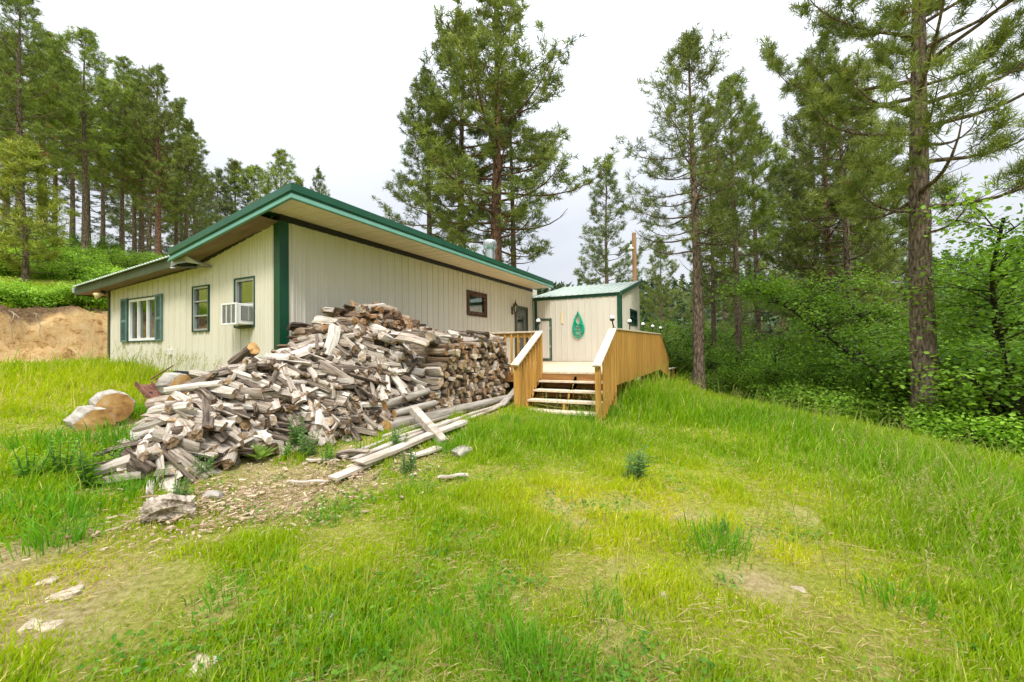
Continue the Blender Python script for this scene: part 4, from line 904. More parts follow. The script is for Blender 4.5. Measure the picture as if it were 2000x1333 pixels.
def extras():
    def gp(px, py, dz=0): p = hit(px, py); return Vector((p[0], p[1], p[2]+dz))
    P = WOOD['pale']; Bn = WOOD['brown']; Dk = WOOD['dark']
    # leaning split at the left front
    a, b = gp(346, 938, .02), None; q = at(348, 868, (a.x*FW[0]+a.y*FW[1]+a.z*FW[2])+.22); q = Vector(q)
    single('split_log', log_data(301, 'slab', (q-a).length+.02, .075), P, (a+q)/2, q-a, .12, 'white bleached split log standing tilted at the front of the woodpile\'s left end', 'firewood')
    # big pieces on the left tail
    for k, (x0, y0, d0, x1, y1, d1, kd, rd, lab) in enumerate([
        (272, 838, 4.9, 372, 800, 5.25, 'slab', .10, 'thick bleached slab of wood lying on the left end of the woodpile'),
        (310, 872, 4.75, 372, 826, 5.0, 'wedge', .075, 'pale split log sloping down the front left edge of the pile'),
        (152, 900, 4.6, 245, 868, 5.0, 'slab', .09, 'long grey split log lying in the weeds left of the woodpile'),
        (150, 925, 4.3, 205, 905, 4.5, 'slab', .11, 'broad white wood chunk lying in the weeds farthest left'),
        (412, 830, 4.9, 470, 836, 5.0, 'slab', .07, 'flat pale split with a clean end near the front left'),
        (655, 640, 6.4, 640, 690, 6.2, 'slab', .07, 'grey split lying across the steep middle of the pile')]):
        A, B_ = Vector(at(x0, y0, d0)), Vector(at(x1, y1, d1))
        single('split_log', log_data(310+k, kd, (B_-A).length+.06, rd), P, (A+B_)/2, B_-A, .3+k, lab, 'firewood')
    # round log on the crest with its cut end towards the lens, rounds at the left
    def round_log(px, py, dist, L, rad, d, label, name='log_round', wood='pale', seed=0):
        return single(name, log_data(400+seed, 'round', L, rad), [M['bleachround'] if wood == 'white' else WOOD[wood][0], M['cut_end']], at(px, py, dist), d, .3*seed, label, 'log')
    M['cut_end'] = noisy('orange_cut_end', [(.25, (.12, .06, .025)), (.45, (.42, .22, .07)), (.62, (.56, .34, .13)), (.8, (.62, .50, .34))], (7, 7, 7), rough=.85, bump=.3)
    round_log(476, 695, 5.55, .46, .085, (.05, -.9, .42), 'brown barked log sticking up from the pile below the air conditioner', 'round_log', 'brown', 1)
    round_log(345, 755, 5.6, .46, .165, (-.10, -.99, .02), 'thick bleached log round with an orange cut end among the rusty scrap', 'log_round', 'white', 2)
    round_log(216, 793, 5.2, .42, .19, (-.15, -.98, -.05), 'large bleached log round with a yellow cut end in the grass', 'log_round', 'white', 3)
    round_log(176, 824, 4.95, .40, .17, (-.05, -.99, -.1), 'bleached log round with a dark cut end, farthest left in the grass', 'log_round', 'white', 4)
    round_log(318, 790, 5.4, .34, .11, (.3, -.9, .1), 'rotten brown log round beside the rusty channel', 'log_round', 'dark', 5)
    # long round pole under the neat stack
    a, b = gp(735, 842, .09), Vector((7.95, 4.05, g1(7.95, 4.05)+.06)); a = Vector((4.35, 4.20, g1(4.35, 4.2)+.085))
    n = 14; w = MB(); pts = [a+(b-a)*i/n+Vector((0, .02*math.sin(i*1.3), .006*math.sin(i*2.1))) for i in range(n+1)]; w.tube(pts, [.105-.035*i/n+.004*math.sin(i*1.7) for i in range(n+1)], 14)
    w.f[-2:], w.m[-2:] = w.f[-2:], [1, 1]
    o = w.build('round_pole', [M['greypole'], M['cut_end']]); tag(o, 'long grey round pole lying on the ground under the neat stack', 'log')
    # short poles lying above it
    for k, (A, B_, rd) in enumerate((((4.55, 4.25, -.93), (5.35, 4.12, -.86), .065), ((4.45, 4.33, -.80), (5.3, 4.22, -.66), .07))):
        w = MB(); A, B_ = Vector(A), Vector(B_); w.tube([A+(B_-A)*i/6 for i in range(7)], [rd*(1-.04*i) for i in range(7)], 10); w.m[-2:] = [1, 1]; o = w.build('short_pole', [M['greypole'], M['cut_end']])
        tag(o, ('short bleached pole resting just above the long ground pole', 'short grey pole lying higher above the long ground pole')[k], 'log')
    # boards and planks on the ground in front
    def plank(x0, y0, x1, y1, w_, t, label, lift=0, lift1=None, m='palegrey', name='plank'):
        A, B_ = gp(x0, y0), gp(x1, y1); A.z = g1(A.x, A.y)+lift+t/2+.035; B_.z = g1(B_.x, B_.y)+(lift if lift1 is None else lift1)+t/2+.035
        d = (B_-A); L = d.length; n = 8; mb = MB(); rng = random.Random(int(x0*7+y0)); dn = d.normalized(); sd = dn.cross(Vector((0, 0, 1))).normalized(); u = sd.cross(dn); V = []
        for i in range(n+1):
            p = A+d*(i/n); sg = .006*math.sin(i*1.1+x0)
            for sx, sz in ((-1, -1), (1, -1), (1, 1), (-1, 1)): V.append(p+sd*(w_/2*sx*(1+rng.uniform(-.05, .05)))+u*(t/2*sz+sg)+dn*(rng.uniform(-.04, .04) if i in (0, n) else 0))
        fs = [(4*i+k, 4*i+(k+1) % 4, 4*i+4+(k+1) % 4, 4*i+4+k) for i in range(n) for k in range(4)]+[(3, 2, 1, 0), (4*n, 4*n+1, 4*n+2, 4*n+3)]
        mb.add(V, [f[::-1] for f in fs]); o = mb.build(name, M[m], None, None, .004); return tag(o, label, 'plank', 'old boards lying in front of the woodpile')
    plank(650, 948, 990, 790, .14, .035, 'longest pale board, nearest to the lens, reaching from the bare dirt to the stairs', 0)
    plank(700, 925, 905, 838, .15, .045, 'thick pale plank lying on the longest board', .045)
    plank(690, 912, 880, 832, .09, .035, 'narrow grey board just behind the thick pale plank', .02, None, 'greyboard')
    plank(668, 905, 845, 828, .06, .03, 'thin grey-brown board with a dark stain lying behind the narrow board', .0, None, 'greyboard')
    plank(748, 862, 985, 782, .07, .035, 'tan strip of wood lying next to the long round pole', .0)
    plank(780, 868, 960, 806, .06, .03, 'thin tan strip between the boards and the tan pole-side strip', .03)
    plank(798, 905, 858, 884, .13, .03, 'short pale board end lying in the grass edge', .0)
    plank(856, 943, 912, 938, .05, .025, 'short thin stick of pale wood lying alone in the grass', .0)
    plank(600, 908, 660, 906, .05, .02, 'thin split sliver lying on the bare dirt', .0)
    plank(980, 800, 1012, 775, .13, .04, 'grey board end leaning beside the foot of the stairs', .02, .16, 'greyboard')
    plank(640, 952, 560, 952, .035, .02, 'slim pale stick lying on the dirt in front of the longest board', .0)
    # heavy beam leaning out from the stack
    A, B_ = Vector(at(808, 800, 6.0)), gp(868, 872, .04); mb = MB(); mb.bar(A, B_, .12, .10); o = mb.build('beam', [M['palegrey']], None, None, .006); tag(o, 'squared pale beam leaning from the stack down into the grass', 'beam')
    # stump chunk and short pieces in the foreground
    p = gp(330, 1015); rng = np.random.RandomState(55); nu, nv = 30, 18; V = []; ax = np.array([.93, -.36, .0]); sd = np.array([.36, .93, 0]); w = MB()
    for i in range(nv+1):
        t = i/nv; rad = .075+.035*t+.02*math.sin(t*5)
        for k in range(nu):
            an = 2*math.pi*k/nu; q = rad*(1+.20*math.sin(3*an+2.5*t)+.13*math.sin(7*an-3*t+1)+.08*math.sin(13*an+4*t)+rng.uniform(-.05, .05))*(.55 if i in (0,) else 1)
            V.append(np.array([p.x, p.y, p.z+.075])+ax*((t-.5)*.30+.02*math.sin(5*an))+sd*q*math.cos(an)+np.array([0, 0, q*math.sin(an)*.9+.03*math.sin(t*4)]))
    w.add(V, [(i*nu+k, (i+1)*nu+k, (i+1)*nu+(k+1) % nu, i*nu+(k+1) % nu) for i in range(nv) for k in range(nu)]); w.add(V[-nu:], [tuple(range(nu))], 1); w.add(V[:nu], [tuple(range(nu))[::-1]], 0)
    o = w.build('stump_chunk', [M['stump'], M['greyboard']]); tag(o, 'gnarled bleached stump chunk lying alone in the foreground grass', 'log')
    p = gp(690, 900); single('split_log', log_data(502, 'quarter', .36, .085), WOOD['brown'], (p.x, p.y, p.z+.07), (.6, -.8, .0), 2.6, 'short dark grey split log lying on the dirt behind the boards', 'firewood')
    p = gp(905, 893); single('wood_chunk', log_data(503, 'slab', .24, .06), [M['bleachround'], M['greypole']], (p.x, p.y, p.z+.06), (.95, -.25, .1), .2, 'pale broken wood chunk in the grass right of the beam', 'firewood')
    p = gp(418, 980); single('wood_chunk', log_data(504, 'wedge', .14, .05), [M['bleachround'], M['greypole']], (p.x, p.y, p.z+.04), (.3, -.8, .1), .9, 'small pale wood chunk on the dirt right of the stump chunk', 'firewood')
    # rusty scrap
    def ch(): 
        A, B_ = Vector(at(279, 752, 6.2)), Vector(at(310, 785, 6.0)); e = empty('rusty_channel', A); tag(e, 'rusty steel channel with a hole leaning beside the log rounds', 'scrap metal')
        o = B_-A; up = Vector((.1, -.55, .8)); mb = MB(); mb.bar((0, 0, 0), o, .20, .012, up); sd = o.normalized().cross(up).normalized(); u = sd.cross(o.normalized())
        for s_ in (-.1, .1): mb.bar(sd*s_+u*.03, sd*s_+u*.03+o, .012, .07, up)
        mb.build('web', M['rust'], e); mb = MB(); mb.tube([o*.5+u*.004, o*.5+u*.012], .025, 10); mb.build('hole_rim', M['black'], e)
    ch()
    def rods():
        e = empty('rusty_bars', at(320, 748, 6.4)); tag(e, 'rusty thin steel bars sticking out of the grass behind the log rounds', 'scrap metal'); O = e.location
        mb = MB(O); mb.bar(at(305, 741, 6.4), at(342, 738, 6.5), .03, .03); mb.build('bar', M['rust'], e); mb = MB(O); mb.bar(at(309, 742, 6.4), at(309, 772, 6.3), .035, .035, (1, 0, 0)); mb.build('leg', M['rust'], e)
        mb = MB(O); mb.tube([at(293, 742, 6.5), at(339, 714, 6.7)], .012, 6); mb.build('rod', M['rust'], e)
    rods()
    def trough():
        A, B_ = Vector(at(342, 738, 6.7)), Vector(at(405, 742, 6.9)); mb = MB(); mb.bar(A, B_, .22, .02); d = (B_-A).normalized(); sd = d.cross(Vector((0, 0, 1))).normalized()
        for s_ in (-.11, .11): mb.bar(A+sd*s_+Vector((0, 0, .05)), B_+sd*s_+Vector((0, 0, .05)), .015, .12)
        mb.bar(A+sd*.11+Vector((0, 0, .05)), A-sd*.11+Vector((0, 0, .05)), .015, .12); o = mb.build('black_trough', M['black'], None, None, .004); tag(o, 'black metal trough lying behind the log rounds', 'trough')
    trough()
M['stump'] = noisy('gnarled_bleached_wood', [(.3, (.05, .035, .025)), (.45, (.27, .21, .155)), (.6, (.46, .39, .31)), (.8, (.6, .54, .46))], (26, 3, 26), rough=.9, bump=1, dist=.6)
M['bleachround'] = noisy('bleached_log_surface', [(.3, (.12, .095, .07)), (.5, (.34, .30, .25)), (.75, (.56, .53, .47))], (12, 1.6, 12), rough=.85, bump=.5)
M['palegrey'] = noisy('pale_grey_board', [(.3, (.26, .20, .145)), (.5, (.46, .39, .31)), (.75, (.64, .58, .50))], (2, 13, 13), rough=.85, bump=.3, rnd=.12)
M['greypole'] = noisy('grey_weathered_pole', [(.3, (.13, .10, .075)), (.5, (.30, .26, .21)), (.75, (.46, .42, .36))], (1.5, 14, 14), rough=.85, bump=.4)
M['greyboard'] = noisy('grey_weathered_board', [(.3, (.20, .16, .12)), (.5, (.42, .37, .31)), (.75, (.6, .55, .48))], (1.5, 14, 14), rough=.85, bump=.3)
extras()
def chips():
    rng = np.random.RandomState(9); n = 3000; ctr = spots([(480, 960, .8, 1), (600, 950, .8, 1), (560, 985, .5, 1), (700, 930, .6, 1), (430, 990, .5, 1), (820, 880, .7, .6), (900, 830, .7, .6), (330, 1030, .5, .5)])
    w = np.array([c[3] for c in ctr]); k = rng.choice(len(ctr), n, p=w/w.sum()); C = np.array([c[:3] for c in ctr])[k]; x = C[:, 0]+rng.normal(0, 1, n)*C[:, 2]*.6; y = C[:, 1]+rng.normal(0, 1, n)*C[:, 2]*.6
    z = gz(x, y)+.028+rng.uniform(0, .015, n); a = rng.uniform(0, 6.28, n); L = rng.gamma(2., .011, n)+.008; wd = L*rng.uniform(.15, .5, n); t = np.minimum(.012, wd*.4)
    d = np.stack([np.cos(a), np.sin(a), rng.uniform(-.25, .25, n)], -1); s = np.stack([-np.sin(a), np.cos(a), rng.uniform(-.3, .3, n)], -1); u = np.cross(d, s)
    c = np.stack([x, y, z], -1); V = np.stack([c+d*(L*i)[:, None]*.5+s*(wd*j)[:, None]*.5+u*(t*q)[:, None]*.5 for i, j, q in ((-1,-.5,-1),(1,-1,-1),(.8,1,-1),(-1,.8,-1),(-1,-.5,1),(1,-.8,1),(.7,.9,1),(-.9,.8,1))], 1).reshape(-1, 3)
    Fc = (np.arange(n)[:, None, None]*8+np.array([(0,3,2,1),(4,5,6,7),(0,1,5,4),(1,2,6,5),(2,3,7,6),(3,0,4,7)])[None]).reshape(-1, 4)
    v = rng.uniform(0, 1, (n, 1)); base = np.array([.22, .14, .075])*(1-v)+np.array([.56, .44, .30])*v; m = mat('wood_chip', (.5, .4, .3), .9, .1); nt = m.node_tree; q = nt.nodes.new('ShaderNodeAttribute'); q.attribute_name = 'Col'; nt.links.new(q.outputs['Color'], nt.nodes['Principled BSDF'].inputs['Base Color'])
    tag(link('wood_chips', np_mesh('wood_chips', V, Fc, m, np.repeat(base, 8, 0))), 'bark and wood chips strewn over the bare dirt', 'wood chips', None, 'stuff')
chips()

# ------------------------------------------------------------------ trees
def needles(P, D, n, ln, wd, seed, cols):
    """n needle blades round each tuft point P with shoot direction D"""
    rng = np.random.RandomState(seed); T = len(P); v = rng.normal(0, 1, (T, n, 3)); v /= np.linalg.norm(v, axis=-1, keepdims=True)
    d = v+D[:, None]*.75+np.array([0, 0, .12]); d /= np.linalg.norm(d, axis=-1, keepdims=True)
    s = np.cross(d, rng.normal(0, 1, (T, n, 3))); s /= np.linalg.norm(s, axis=-1, keepdims=True)+1e-6
    l = ln*rng.uniform(.75, 1.2, (T, n, 1)); b = P[:, None]+D[:, None]*rng.uniform(-.14, .05, (T, n, 1))
    V = np.stack([b-s*wd*.35, b+s*wd*.35, b+d*l*.55+s*wd*.5, b+d*l, b+d*l*.55-s*wd*.5], 2).reshape(-1, 3)
    k = np.arange(T*n)[:, None]*5; Fc = np.concatenate([k+np.array([[0, 1, 2]]), k+np.array([[0, 2, 4]]), k+np.array([[4, 2, 3]])], 0)
    c0, c1, c2 = (np.array(c) for c in cols); t = np.clip(rng.beta(2, 2, (T, 1, 1))+rng.uniform(-.12, .12, (T, n, 1)), 0, 1)
    c = np.where(t < .5, c0+(c1-c0)*t*2, c1+(c2-c1)*(t*2-1)); dead = rng.uniform(0, 1, (T, 1, 1)) < .006; c = np.where(dead, np.array([.22, .10, .03]), c)
    tipf = np.array([1., 1, 1, 1, 1]).reshape(1, 1, 5, 1); col = (c[:, :, None]*tipf).reshape(-1, 3)
    return V, Fc, col
NCOL = {'mid': ((.07, .105, .022), (.18, .225, .045), (.32, .36, .085)), 'yellow': ((.11, .15, .022), (.24, .28, .035), (.38, .39, .06)), 'grey': ((.07, .105, .040), (.165, .21, .075), (.29, .33, .13)), 'left': ((.085, .135, .022), (.20, .27, .045), (.35, .40, .08))}
def pine_mesh(seed, h, r, cb, tr, n_limb=56, nl=.21, nw=.021, nn=14, cols='mid', droop=0, lean=0, dead=.1, prof_pow=.75, open_=1., side=None, bark='bark', sub=1.):
    """trunk-with-limbs mesh and needle mesh for a ponderosa pine of height h, crown radius r, crown starting at cb*h"""
    rng = random.Random(seed); t = MB(); n = 16; sw = rng.uniform(0, 6.3); la = rng.uniform(0, 6.3)
    def axis(z): q = z/h; return Vector((lean*h*q*q*math.cos(la)+.12*math.sin(q*5+sw)*q, lean*h*q*q*math.sin(la)+.12*math.cos(q*4+sw)*q, z))
    def trr(z): q = z/h; return max(.012, tr*(1-q)**.8*(1+.25*math.exp(-z/.35)))
    zs = [-.4, 0, .3, .8]+[h*i/n for i in range(1, n+1)]; zs = sorted(set(z for z in zs)); t.tube([axis(max(z, 0))+Vector((0, 0, min(z, 0))) for z in zs], [trr(max(z, 0))*(1+rng.uniform(-.04, .04)) for z in zs], 12, 0, False)
    P = []; D = []; az = rng.uniform(0, 6.3)
    def tubef(pts, r0, r1, k): m = len(pts); t.tube(pts, [r0+(r1-r0)*i/(m-1) for i in range(m)], k, 0, False)
    def twig(p, d, L, r0):
        q2 = p+d*L+Vector((0, 0, L*.15)); tubef([p, p+d*L*.5, q2], r0, .004, 3); m = max(4, int((2.5+L*5.5)*open_)); dn = (q2-p).normalized()
        for i in range(m):
            f = 1.05-.55*rng.random()**1.3; o = Vector((rng.gauss(0, 1), rng.gauss(0, 1), rng.gauss(.25, .8))); o = o.normalized()*rng.uniform(.04, .19)
            P.append(p+(q2-p)*f+o); D.append((dn*.55+o.normalized()*.8+Vector((0, 0, .25))).normalized())
    for i in range(n_limb):
        u = (i+rng.random())/n_limb; u = u**.9; z = h*(cb+(1-cb)*u*.985); az += 2.4+rng.uniform(-.5, .5)
        L = r*max(.16, (1-u**2.1)**.8)*(.62+.38*min(1, u/.22))*rng.uniform(.42, 1.15)
        if side: L *= 1+side[1]*math.cos(az-side[0])
        el = -.18-droop+u*.95+rng.uniform(-.18, .18); p = axis(z); pts = [p]; m = 6
        hd = Vector((math.cos(az), math.sin(az), 0)); w = Vector((-hd.y, hd.x, 0)); e = el; bend = rng.uniform(-.25, .25)
        for k in range(m):
            e += (.10+.05*k)*(1-u*.6)*(1 if k > 1 else -.3); d = (hd*math.cos(e)+Vector((0, 0, math.sin(e)))+w*bend*k/m).normalized(); pts.append(pts[-1]+d*L/m)
        r0 = max(.014, trr(z)*.36*min(1, L/r+.25)); tubef(pts, r0, .008, 5)
        if rng.random() < dead*(1.6-u*2): 
            for k in range(3):
                j = rng.randrange(2, m); a = rng.choice((-1, 1))*rng.uniform(.5, 1.1); d = (pts[j]-pts[j-1]).normalized(); d = (d*math.cos(a)+w*math.sin(a)+Vector((0, 0, rng.uniform(-.3, .2)))).normalized(); tubef([pts[j], pts[j]+d*L*.2], .008, .003, 3)
            continue
        ns = max(4, int(L*3.7*sub)); 
        for k in range(ns):
            f = .28+.72*(k+rng.random())/ns; x = f*m; j = min(m-1, int(x)); q = pts[j]+(pts[j+1]-pts[j])*(x-j); d = (pts[j+1]-pts[j]).normalized(); a = (1 if k % 2 else -1)*rng.uniform(.45, 1.25)
            dd = (d*math.cos(a)+w*math.sin(a)+Vector((0, 0, rng.uniform(-.05, .45)))).normalized(); twig(q, dd, min(1.0, L*rng.uniform(.22, .40)*(1.25-f*.55)+.14), .010)
        twig(pts[-2], (pts[-1]-pts[-2]).normalized(), L/m+.15, .01)
    for k in range(int(14*dead*10)):                       # dead stubs below the crown
        z = h*cb*rng.uniform(.35, 1.05); a = rng.uniform(0, 6.3); p = axis(z); L = rng.uniform(.25, 1.3); hd = Vector((math.cos(a), math.sin(a), rng.uniform(-.35, .3))); tubef([p, p+hd*L*.5, p+hd*L+Vector((0, 0, rng.uniform(-.15, .1)))], rng.uniform(.012, .024), .004, 4)
    tip = axis(h)
    for k in range(7): P.append(tip+Vector((rng.uniform(-.1, .1), rng.uniform(-.1, .1), -.12*k))); D.append(Vector((rng.uniform(-.4, .4), rng.uniform(-.4, .4), 1)).normalized())
    tm = bpy.data.meshes.new('trunk'); tm.from_pydata(t.v, [], t.f); tm.materials.append(M[bark]); tm.polygons.foreach_set('use_smooth', [True]*len(t.f)); tm.update()
    V, Fc, col = needles(np.array(P), np.array(D), nn, nl, nw, seed, NCOL[cols]); cm = np_mesh('crown', V, Fc, M['needle'], col)
    return tm, cm
TREES = {}
def plant(meshes, x, y, z, rz, sc, name, label, cat, group, szz=None):
    e = empty(name, (x, y, z), rz); e.scale = (sc, sc, szz or sc); tag(e, label, cat, group)
    for nm, me in zip(('trunk', 'crown'), meshes): link(nm, me, e)
    return e
def pine_at(meshes, H, px, depth, ytop, label, rz=0, wide=1., group='pine trees'):
    p = at(px, 600, depth); z = g1(p[0], p[1])-.05; h = at(px, ytop, depth)[2]-z; s = h/H
    return plant(meshes, p[0], p[1], z, rz, s*wide, 'pine_tree', label, 'pine tree', group, s)
def forest():
    A = pine_mesh(1, 18, 3.7, .28, .27, 84, cols='mid', bark='bark_red', dead=.08, sub=1.15)         # broad crown
    B = pine_mesh(2, 17, 2.6, .34, .20, 70, cols='mid', dead=.12)
    C = pine_mesh(3, 17, 2.8, .20, .20, 76, cols='grey', dead=.10)
    Dm = pine_mesh(4, 18, 3.3, .34, .21, 74, cols='left', dead=.12, sub=1.2)
    Em = pine_mesh(5, 17, 2.9, .38, .19, 66, cols='left', dead=.15, sub=1.2)
    Fm = pine_mesh(6, 17, 2.4, .28, .18, 56, cols='grey', dead=.16, open_=.9)
    G = pine_mesh(7, 5.2, 1.25, .10, .085, 46, nl=.2, nw=.018, nn=14, cols='yellow', dead=.02, prof_pow=.9, sub=1.3)
    # behind the house
    pine_at(A, 18, 970, 21, -45, 'tallest broad pine with a reddish trunk rising behind the stovepipe', 1.0, 1.35)
    pine_at(B, 17, 905, 24, 25, 'slim pine with a grey trunk just left of the broad reddish pine', 2.0, 1.25)
    pine_at(C, 17, 838, 25, 140, 'cone-shaped pine, leftmost of the group behind the house roof', .5, 1.2)
    pine_at(Fm, 17, 1003, 24, 130, 'thin leaning pine behind the right side of the reddish pine', 3.1, 1.25)
    pine_at(C, 17, 1188, 33, 322, 'small dense pine standing alone left of the utility pole', 4.2, 1.15)
    # right side
    T1 = pine_mesh(11, 14.5, 2.7, .38, .20, 74, nl=.19, nw=.016, nn=13, cols='mid', dead=.10, open_=.95, prof_pow=.65)
    pine_at(T1, 14.5, 1362, 14.8, 62, 'tall open-crowned pine nearest to the far end of the deck', 0, 1.2)
    pine_at(B, 17, 1392, 20, 250, 'dark slender pine close behind the open-crowned pine by the deck', 5., .8)
    pine_at(Em, 17, 1440, 17.5, 150, 'pine with a bare reddish lower trunk right of the dark slender pine', 1.2, 1.0)
    pine_at(Fm, 17, 1478, 21, 215, 'thin pine with dead lower twigs between the deck pines and the big pine', 2.6, 1.2)
    pine_at(C, 17, 1592, 24, 190, 'thin grey-green pine near the middle of the right-hand wood', .2, 1.15)
    pine_at(A, 18, 1622, 20.5, 60, 'full-crowned pine behind the left limbs of the big pine', 3.3, .75)
    pine_at(B, 17, 1655, 17.5, 130, 'pine with a forked shadowy trunk just left of the big pine', 4.4, 1.15)
    pine_at(Fm, 17, 1700, 23, 230, 'sparse pine partly hidden by the low limbs of the big pine', 5.4, 1.1)
    # the big pine on the right
    BP = pine_mesh(21, 16.5, 3.5, .29, .26, 70, nl=.18, nw=.013, nn=19, cols='mid', droop=-.06, dead=.10, open_=1.9, prof_pow=.35, sub=1.15)
    p = at(1806, 700, 9.6); plant(BP, p[0], p[1], g1(p[0], p[1])-.05, 1.1, 1, 'pine_tree', 'big close pine with a thick rough trunk and long bare limbs at the right', 'pine tree', 'pine trees')
    # left hillside
    L = [(Dm, 18, 36, 17.5, -40, 'tall pine at the extreme left edge of the hillside', 1.1), (Em, 17, 165, 20, 55, 'tall pine with a leaning twin trunk above the cut bank', 1.15), (Dm, 18, 238, 22.5, 112, 'slender hillside pine between the two tallest left pines', .95),
         (A, 18, 308, 22, 125, 'broad pine nearest to the low roof end of the house', .95), (Em, 17, 262, 25, 165, 'straight trunked pine standing behind the broad hillside pine', 1.0), (B, 17, 345, 27, 205, 'pine right of the broad hillside pine, just above the low roof', 1.05),
         (Em, 17, 105, 24, 95, 'shaded pine deep in the left hillside group', 1.05), (Dm, 18, 200, 28, 150, 'far straight pine seen between the left trunks', 1.), (C, 17, 378, 31, 290, 'short pine where the hillside group thins out towards the roof', 1.),
         (B, 17, -60, 20, -20, 'pine cut by the left edge of the picture', 1.1), (Em, 17, 75, 29, 110, 'far pine behind the leftmost tall pine', 1.1), (Dm, 18, 140, 33, 130, 'farthest pine glimpsed between the left trunks', 1.1), (C, 17, 290, 34, 210, 'dim far pine behind the straight trunked pine', 1.15), (B, 17, 10, 27, 60, 'dim pine behind the yellow-green young pine', 1.1),
         (C, 17, 425, 40, 330, 'small far pine left of the roof corner', 1.1), (B, 17, 458, 42, 318, 'small far pine with a rounded top behind the rake of the roof', 1.25), (Em, 17, 500, 43, 326, 'small far bushy pine above the middle of the rake', 1.3), (Dm, 18, 548, 40, 296, 'tallest of the small far pines above the roof corner', 1.1), (C, 17, 585, 46, 352, 'small far pine just right of the roof corner', 1.), (C, 17, 625, 46, 332, 'lone small pine top over the front fascia', .75)]
    L += [(C, 17, -20, 31, 60, 'low-crowned far pine at the left edge behind the tall ones', 1.3), (C, 17, 172, 36, 215, 'low-crowned dim pine behind the tall twin-trunk pine', 1.3),
          (C, 17, 262, 40, 260, 'low-crowned dim pine below the straight trunked pine', 1.3), (C, 17, 352, 40, 300, 'low-crowned far pine right behind the low roof', 1.3), (C, 17, 400, 45, 345, 'low far pine left of the rake of the roof', 1.3), (Dm, 18, 85, 22, 60, 'full pine between the leftmost pine and the twin trunk', 1.05), (Dm, 18, 275, 24, 140, 'full pine overlapping the broad hillside pine on its left', 1.1), (B, 17, 365, 26, 235, 'pine leaning out over the low roof at the right of the group', 1.15)]
    for i, (m, H, px, d, yt, lab, wd) in enumerate(L): pine_at(m, H, px, d, yt, lab, i*1.7, wd)
    pine_at(G, 5.2, 48, 12.8, 288, 'young yellow-green pine standing on top of the cut bank', .4, 1.25)
    # far wood on the right, beyond the gully
    rng = random.Random(77); pool = [(B, 17), (C, 17), (Em, 17), (Fm, 17)]
    lab = ['far pine glimpsed through the trunks to the right of the lean-to', 'far pine glimpsed behind the pines by the deck', 'far pine behind the middle of the right-hand wood', 'far pine glimpsed left of the big trunk', 'far low pine just left of the big pine', 'far low pine behind the big trunk', 'far pine right of the big trunk', 'far pine at the right edge of the wood']
    for i, (px, d, yt) in enumerate([(1290, 48, 470), (1415, 34, 380), (1530, 36, 330), (1570, 44, 400), (1690, 34, 400), (1780, 33, 440), (1850, 36, 545), (1960, 34, 560)]): m, H = pool[i % 4]; pine_at(m, H, px, d, yt, lab[i], i*2.3, 1.1)
forest()

# ------------------------------------------------------------------ broad-leaved shrubs and saplings
def leaves(P, n, spread, ln, wd, seed, c0, c1, flat=.55):
    rng = np.random.RandomState(seed); T = len(P); o = rng.normal(0, 1, (T, n, 3))*spread; c = P[:, None]+o*np.array([1, 1, .7])
    d = rng.normal(0, 1, (T, n, 3)); d[..., 2] *= .45; d[..., 2] -= .12; d /= np.linalg.norm(d, axis=-1, keepdims=True)
    up = rng.normal(0, flat, (T, n, 3))+np.array([0, 0, 1.]); s = np.cross(d, up); s /= np.linalg.norm(s, axis=-1, keepdims=True)+1e-6; u = np.cross(s, d)
    L = ln*rng.uniform(.6, 1.25, (T, n, 1)); Wd = wd/ln*L
    V = np.stack([c, c+d*L*.35-s*Wd*.42+u*Wd*.12, c+d*L*.72-s*Wd*.5+u*Wd*.1, c+d*L, c+d*L*.72+s*Wd*.5+u*Wd*.1, c+d*L*.35+s*Wd*.42+u*Wd*.12], 2).reshape(-1, 3)
    k = np.arange(T*n)[:, None]*6; Fc = np.concatenate([k+np.array([[0, 1, 2, 3]]), k+np.array([[0, 3, 4, 5]])], 0)
    t = np.clip(rng.beta(1.3, 1.4, (T, 1, 1))+rng.uniform(-.25, .25, (T, n, 1)), 0, 1); col = np.repeat((np.array(c0)*(1-t)+np.array(c1)*t).reshape(-1, 3), 6, 0); return V, Fc, col
